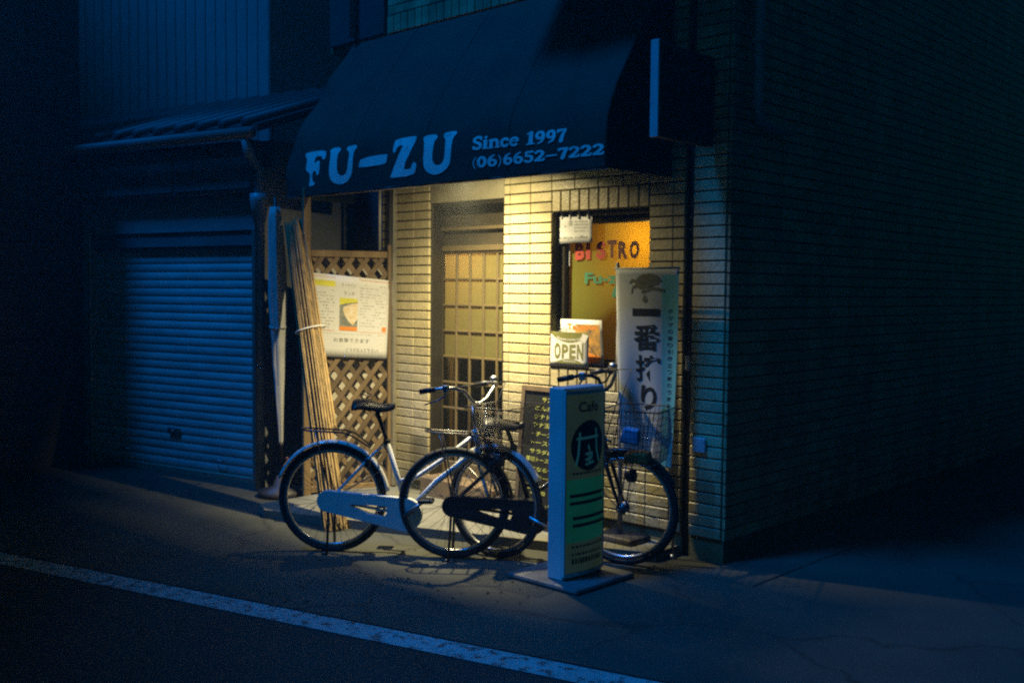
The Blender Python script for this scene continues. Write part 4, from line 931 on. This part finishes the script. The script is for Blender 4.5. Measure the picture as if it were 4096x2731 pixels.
    k.tube([crown + Vector((0, -.045, 0)), crown + Vector((0, .045, 0))], .014, 8)
    xf(k, S).build('front_fork', FP if P['fork_painted'] else M_steel, b)
    # chain case on the right hand side
    cc = P['case']; (x0, z0, r0), (x1, z1, r1) = cc; d = Vector((x1 - x0, z1 - z0)); th = math.atan2(d.y, d.x); be = math.acos((r0 - r1) / d.length)
    poly = [(x0 + r0 * math.cos(t), z0 + r0 * math.sin(t)) for t in [th + be + (2 * math.pi - 2 * be) * i / 14 for i in range(15)]]
    poly += [(x1 + r1 * math.cos(t), z1 + r1 * math.sin(t)) for t in [th - be + 2 * be * i / 16 for i in range(17)]]
    # slot cut through the middle
    def along(t, o_): q = Vector((x0, z0)) + d * t + Vector((-math.sin(th), math.cos(th))) * o_; return (q.x, q.y)
    slot = [along(.30, -.006), along(.55, -.030), along(.74, -.034), along(.77, .0), along(.74, .030), along(.55, .022), along(.30, .006)]
    mb = MB(); bm = bmesh.new()
    vo = [bm.verts.new((p[0], 0, p[1])) for p in poly]; vi = [bm.verts.new((p[0], 0, p[1])) for p in slot]
    eo = [bm.edges.new((vo[i], vo[(i + 1) % len(vo)])) for i in range(len(vo))] + [bm.edges.new((vi[i], vi[(i + 1) % len(vi)])) for i in range(len(vi))]
    bmesh.ops.triangle_fill(bm, use_beauty=True, edges=eo)
    ret = bmesh.ops.extrude_face_region(bm, geom=bm.faces[:]); 
    for q in [g for g in ret['geom'] if isinstance(g, bmesh.types.BMVert)]: q.co.y += .042
    bmesh.ops.recalc_face_normals(bm, faces=bm.faces[:])
    me = bpy.data.meshes.new('chain_case'); bm.to_mesh(me); bm.free(); cco = link('chain_case', me, TR, b); cco.location = (0, -.098, 0)
    bv = cco.modifiers.new('edge', 'BEVEL'); bv.width = .006; bv.segments = 2; bv.limit_method = 'ANGLE'
    # crank and pedals
    ca = R(P['crank']); cr = MB()
    for y, s_ in ((-.112, 1), (.085, -1)):
        e = Vector((bb[0] + .165 * math.cos(ca) * s_, y, bb[2] + .165 * math.sin(ca) * s_)); cr.tube([(bb[0], y, bb[2]), e], [.013, .009], 8)
    cr.tube([(bb[0], -.118, bb[2]), (bb[0], .09, bb[2])], .011, 10); cro = cr.build('crank', M_steel, b)
    for y, s_ in ((-.165, 1), (.135, -1)):
        e = Vector((bb[0] + .165 * math.cos(ca) * s_, y, bb[2] + .165 * math.sin(ca) * s_))
        MB().cbox(e.x - .045, e.x + .045, y - .04, y + .04, e.z - .012, e.z + .012, .005).build('pedal', M_black_plastic, cro)
    # saddle
    sx, sz, sl_ = P['saddle']; sa = MB()
    def sad(u_, v_):
        w = (.105 * (1 - u_) ** 1.1 + .026) * (1 if u_ < .9 else 1 - (u_ - .9) * 3); w *= (.55 + .45 * min(1, (u_ / .10) + .2))
        a = math.pi * (1.16 * v_ - .08); top = .012 + .02 * math.cos((u_ - .15) * 4.2) + .018 * u_ ** 3
        drop = (.058 - .02 * u_) * (1 - math.sin(max(0, min(math.pi, a)))) ** .9
        return Vector((sx + sl_ * u_, -math.cos(a) * w, sz + top - drop))
    sa.grid(sad, 20, 14); so2 = sa.build('saddle', M_vinyl, b); q = so2.modifiers.new('thickness', 'SOLIDIFY'); q.thickness = .01
    pt = MB(); tp = Vector(P['post_top']); pt.tube([tp, Vector(st)], .0128, 10); pt.tube([tp + Vector((-.06, -.02, .012)), tp + Vector((.08, -.015, .03))], .004, 6); pt.tube([tp + Vector((-.06, .02, .012)), tp + Vector((.08, .015, .03))], .004, 6)
    for y in (-.05, .05):
        pt.tube([tp + Vector((-.055, y, -.03 + .002 * i_)) + Vector((.016 * math.cos(i_ * .9), .016 * math.sin(i_ * .9), .006 * i_ * .5)) for i_ in range(26)], .003, 5)
    pt.tube([Vector(st) + Vector((0, 0, -.015)), Vector(st) + Vector((0, 0, .012))], .021, 10)
    pt.build('seat_post', M_black_plastic if P['dark'] else M_steel, so2)
    # rack
    rk = MB(); z = P['rack_z']; xa, xb = P['rack']
    for y in (-.055, .055): rk.tube([(xb + .10, y * .5, z - .09), (xb, y, z - .02), (xb - .06, y, z), (xa + .03, y, z + .008), (xa, y * .6, z + .012)], .0055, 6)
    rk.tube([(xa, -.033, z + .012), (xa - .012, 0, z + .013), (xa, .033, z + .012)], .0055, 6)
    for i in range(5): rk.tube([(xa + .05 + .06 * i, -.055, z), (xa + .05 + .06 * i, .055, z)], .004, 6)
    for y in (-.062, .062): rk.tube([(xa + .08, y * .9, z), (.0, y, r + .01)], .0045, 6)
    rk.build('rear_rack', M_black_paint if P['dark_rack'] else M_steel, b)
    # handlebar, in steering frame
    hb = MB(); stem = Vector(P['stem']); hb.tube([Vector(HX), stem], .013, 10); hb.tube([stem, stem + Vector((.035, 0, .012))], .014, 8)
    c0 = stem + Vector((.035, 0, .012)); up = P['bar_rise']; sw = P['bar_sweep']; hw = .275
    half = lambda s_: [c0 + Vector((.0, .03 * s_, .0)), c0 + Vector((.012, .08 * s_, up * .25)), c0 + Vector((.012, .15 * s_, up * .8)), c0 + Vector((-.01, .215 * s_, up)), c0 + Vector((-.06, .25 * s_, up)), c0 + Vector((-sw * .55, .262 * s_, up - .008)), c0 + Vector((-sw, hw * s_, up - .025))]
    for s_ in (-1, 1): hb.tube([c0] + half(s_), .011, 10)
    hbo = xf(hb, S).build('handlebar', M_steel if not P['dark_bar'] else M_black_paint, b)
    for s_ in (-1, 1):
        h = half(s_); e = h[-1] + (h[-1] - h[-2]).normalized() * .012
        xf(MB().tube([h[-2].lerp(h[-1], .0), e], [.0165, .0155], 12), S).build('grip', M_black_plastic, hbo)
        lv = MB(); p0 = h[4] + Vector((.0, .0, -.012)); lv.tube([p0 + Vector((.02, 0, 0)), p0 + Vector((.0, -.004 * s_, -.032)), h[5] + Vector((.02, 0, -.062)), h[-1] + Vector((.02, 0, -.075))], [.008, .006, .006, .005], 8, flat=.7)
        lv.cbox(p0.x - .004, p0.x + .03, p0.y - .012, p0.y + .012, p0.z - .014, p0.z + .03, .004); xf(lv, S).build('brake_lever', M_black_plastic if s_ > 0 else M_steel, hbo)
    bell = MB(); q = half(1)[3] + Vector((.0, -.03, .02)); bell.lathe([(.010, .0), (.026, .004), (.027, .012), (.018, .024), (.004, .029)], 14, Matrix.Translation(q)); xf(bell, S).build('bell', M_steel, hbo)
    cbm = MB(); cbm.tube([half(-1)[4] + Vector((.02, 0, 0)), c0 + Vector((.12, -.12, up + .03)), c0 + Vector((.10, -.04, -.02)), Vector(HX) + Vector((.03, -.02, -.05))], .0028, 6)
    cbm.tube([half(1)[4] + Vector((.02, 0, 0)), c0 + Vector((.13, .10, up + .02)), c0 + Vector((.09, .03, -.05)), Vector(HL) + Vector((.03, .02, -.02))], .0028, 6); xf(cbm, S).build('brake_cable', M_black_plastic, hbo)
    # basket, in steering frame
    (x0, x1, z0, z1), wire, sp_ = P['basket']; bk = MB(); wt, wb = .20, .15; dx = .045
    def bp(s_, t, v):      # s: side 0..3, t along, v up
        W_ = wb + (wt - wb) * v; a = x0 + dx * (1 - v) * .3; c = x1 - dx * (1 - v); z = z0 + (z1 - z0) * v
        return [Vector((a + (c - a) * t, -W_, z)), Vector((c, -W_ + 2 * W_ * t, z)), Vector((c - (c - a) * t, W_, z)), Vector((a, W_ - 2 * W_ * t, z))][s_]
    for s_ in range(4):
        L_ = (bp(s_, 1, 1) - bp(s_, 0, 1)).length; nn_ = max(3, int(L_ / sp_))
        for i in range(nn_): bk.tube([bp(s_, i / nn_, 0), bp(s_, i / nn_, 1)], wire, 4, cap=False)
    nz = max(3, int((z1 - z0) / (sp_ * P['basket_ratio'])))
    for j in range(nz + 1): bk.tube([bp(s_, 0, j / nz) for s_ in range(4)], wire * (2.6 if j == nz else 1), 5, closed=True)
    for i in range(9): bk.tube([bp(0, i / 8, 0), bp(2, 1 - i / 8, 0)], wire, 4, cap=False); bk.tube([bp(1, i / 8, 0), bp(3, 1 - i / 8, 0)], wire, 4, cap=False)
    bko = xf(bk, S).build('basket', M_black_paint, b)
    br = MB(); br.tube([(x0 + .01, 0, z0 + .1), Vector(HX) + Vector((.02, 0, -.04))], .008, 8)
    for y in (-.06, .06): br.tube([(x0 + .12, y, z0), (WB, y, r)], .0045, 6)
    xf(br, S).build('basket_stay', M_steel, bko)
    lm = MB(); lq = Vector((x0 + .11, -.06, z0 - .075)); lm.lathe([(.02, 0), (.034, .02), (.036, .06), (.03, .066)], 14, Matrix.Translation(lq) @ Matrix.Rotation(R(90), 4, 'Y')); xf(lm, S).build('headlamp', M_black_plastic, b)
    # stand, reflector, lock
    ks = MB()
    for y in (-.075, .075): ks.tube([(-.005, y, r), (-.03 + P['stand'], y * 1.35, .012)], .008, 8)
    ks.tube([(-.03 + P['stand'], -.101, .012), (-.06 + P['stand'], -.085, .008), (-.06 + P['stand'], .085, .008), (-.03 + P['stand'], .101, .012)], .008, 8); ks.build('kickstand', M_black_paint if P['dark'] else M_steel, b)
    rfq = MB(); ta = R(P['fend'] - 16); q = Vector((.0 + (r + .03) * math.cos(ta), 0, r + (r + .03) * math.sin(ta))); rfq.cbox(-.012, .006, -.022, .022, -.03, .03, .006, Matrix.Translation(q) @ Matrix.Rotation(R(90) - ta + R(90), 4, 'Y')); rfq.build('reflector', M_reflector, b)
    lk = MB(); lk.tube([(.06 + .16, .035 * math.cos(t), r + .215 + .05 * math.sin(t)) for t in [2 * math.pi * i / 14 for i in range(14)]], .006, 6, closed=True); lk.cbox(.20, .235, -.06, -.03, r + .19, r + .25, .006); lk.build('ring_lock', M_black_plastic, b)
    return b, S
g1 = on_ground(1330, 2205); g2 = on_ground(1990, 2220)
bicycle('bicycle', 'white city bicycle with pale chain case parked before the reed bundle', g1, g2, dict(
    r=.325, head_top=(.845, 0, .735), head_low=(.885, 0, .615), bb=(.452, 0, .25), seat_top=(.325, 0, .668), post_top=(.262, 0, .858), steer=-30,
    low_tube=[(.62, 0, .43)], up_tube=[(.68, 0, .58), (.50, 0, .455), (.392, 0, .43)], fend=160, paint=M_white_paint, trim=M_white_paint, fender_paint=M_white_paint, fork_painted=True,
    case=((-.01, .322, .062), (.452, .25, .098)), crank=38, saddle=(.128, .885, .245), rack=(-.17, .13), rack_z=.722, stem=(.822, 0, .885), bar_rise=.105, bar_sweep=.20,
    basket=((.90, 1.20, .66, .90), .0010, .013), basket_ratio=1.0, stand=.02, dark=True, dark_rack=True, dark_bar=False))
g3 = on_ground(1815, 2232); g4 = on_ground(2492, 2250)
b2, S2 = bicycle('bicycle', 'black city bicycle with wire front basket parked behind the cafe sign', g3, g4, dict(
    r=.327, head_top=(.845, 0, .76), head_low=(.880, 0, .635), bb=(.452, 0, .27), seat_top=(.345, 0, .66), post_top=(.300, 0, .775), steer=-20,
    low_tube=[(.76, 0, .47), (.60, 0, .31)], up_tube=[(.69, 0, .56), (.51, 0, .42), (.40, 0, .45)], fend=62, paint=M_black_paint, trim=M_black_paint, fender_paint=M_black_paint, fork_painted=True,
    case=((.0, .325, .06), (.452, .27, .10)), crank=-25, saddle=(.165, .80, .24), rack=(-.16, .15), rack_z=.735, stem=(.828, 0, .985), bar_rise=.10, bar_sweep=.17,
    basket=((.900, 1.24, .60, .905), .0016, .026), basket_ratio=1.35, stand=.01, dark=True, dark_rack=True, dark_bar=True))
# parcels in the black bicycle's basket
B2M = b2.matrix_basis.copy() if False else Matrix.Translation(g3) @ Matrix.Rotation(math.atan2(g4.y - g3.y, g4.x - g3.x), 4, 'Z') @ S2
def parcel(name, label, c, s, m, rot):
    mb = MB(); mb.cbox(-s[0], s[0], -s[1], s[1], -s[2], s[2], min(s) * .35, None, 3)
    mb.v = [tuple(Vector(p) + Vector((noise.noise(Vector(p) * 14 + Vector((3, 1, 2))), noise.noise(Vector(p) * 14), noise.noise(Vector(p) * 14 + Vector((9, 4, 7))))) * .010) for p in mb.v]
    o = mb.build(name, m); o.matrix_world = B2M @ Matrix.Translation(c) @ Matrix.Rotation(rot, 4, 'Y'); tag(o, label, 'parcel')
parcel('blue_parcel', 'crumpled blue parcel lying in the wire bicycle basket', (1.05, -.08, .76), (.052, .035, .045), M_blue_bag, .1)
parcel('tan_parcel', 'small tan parcel on the floor of the wire bicycle basket', (1.08, -.04, .635), (.07, .06, .03), M_tan_bag, -.05)

lt = MB(); rd = random.Random(21)
for i in range(70):
    P = on_ground(rd.uniform(1000, 2200), rd.uniform(2190, 2420)); a = rd.uniform(0, 6.28); l_ = rd.uniform(.006, .02); h_ = rd.uniform(.006, .012)
    d1 = Vector((math.cos(a), math.sin(a), 0)) * l_; d2 = Vector((-math.sin(a), math.cos(a), 0)) * h_ * .6
    lt.add([P - d1 + Vector((0, 0, .006)), P + d2 + Vector((0, 0, .009)), P + d1 + Vector((0, 0, .006)), P - d2 + Vector((0, 0, .012)), P + Vector((0, 0, .016))], [(0, 1, 4), (1, 2, 4), (2, 3, 4), (3, 0, 4), (0, 3, 2, 1)])
lo2 = lt.build('leaf_litter', mat('dry_leaf', (.10, .07, .035), .9)); lo2['kind'] = 'stuff'; tag(lo2, 'scattered dry leaf scraps on the ground before the bicycles', 'litter')

# ================================================================== night haze round everything
hz = MB().box(-25, 25, -25, 25, -1.0, 12.0).build('haze', None); hz['kind'] = 'stuff'
hm = bpy.data.materials.new('night_haze'); hm.use_nodes = True; hm.node_tree.nodes.clear()
pv = hm.node_tree.nodes.new('ShaderNodeVolumePrincipled'); pv.inputs['Color'].default_value = (.9, .95, .95, 1); pv.inputs['Density'].default_value = .014; pv.inputs['Anisotropy'].default_value = .55
ho = hm.node_tree.nodes.new('ShaderNodeOutputMaterial'); hm.node_tree.links.new(pv.outputs[0], ho.inputs['Volume']); hz.data.materials.append(hm)
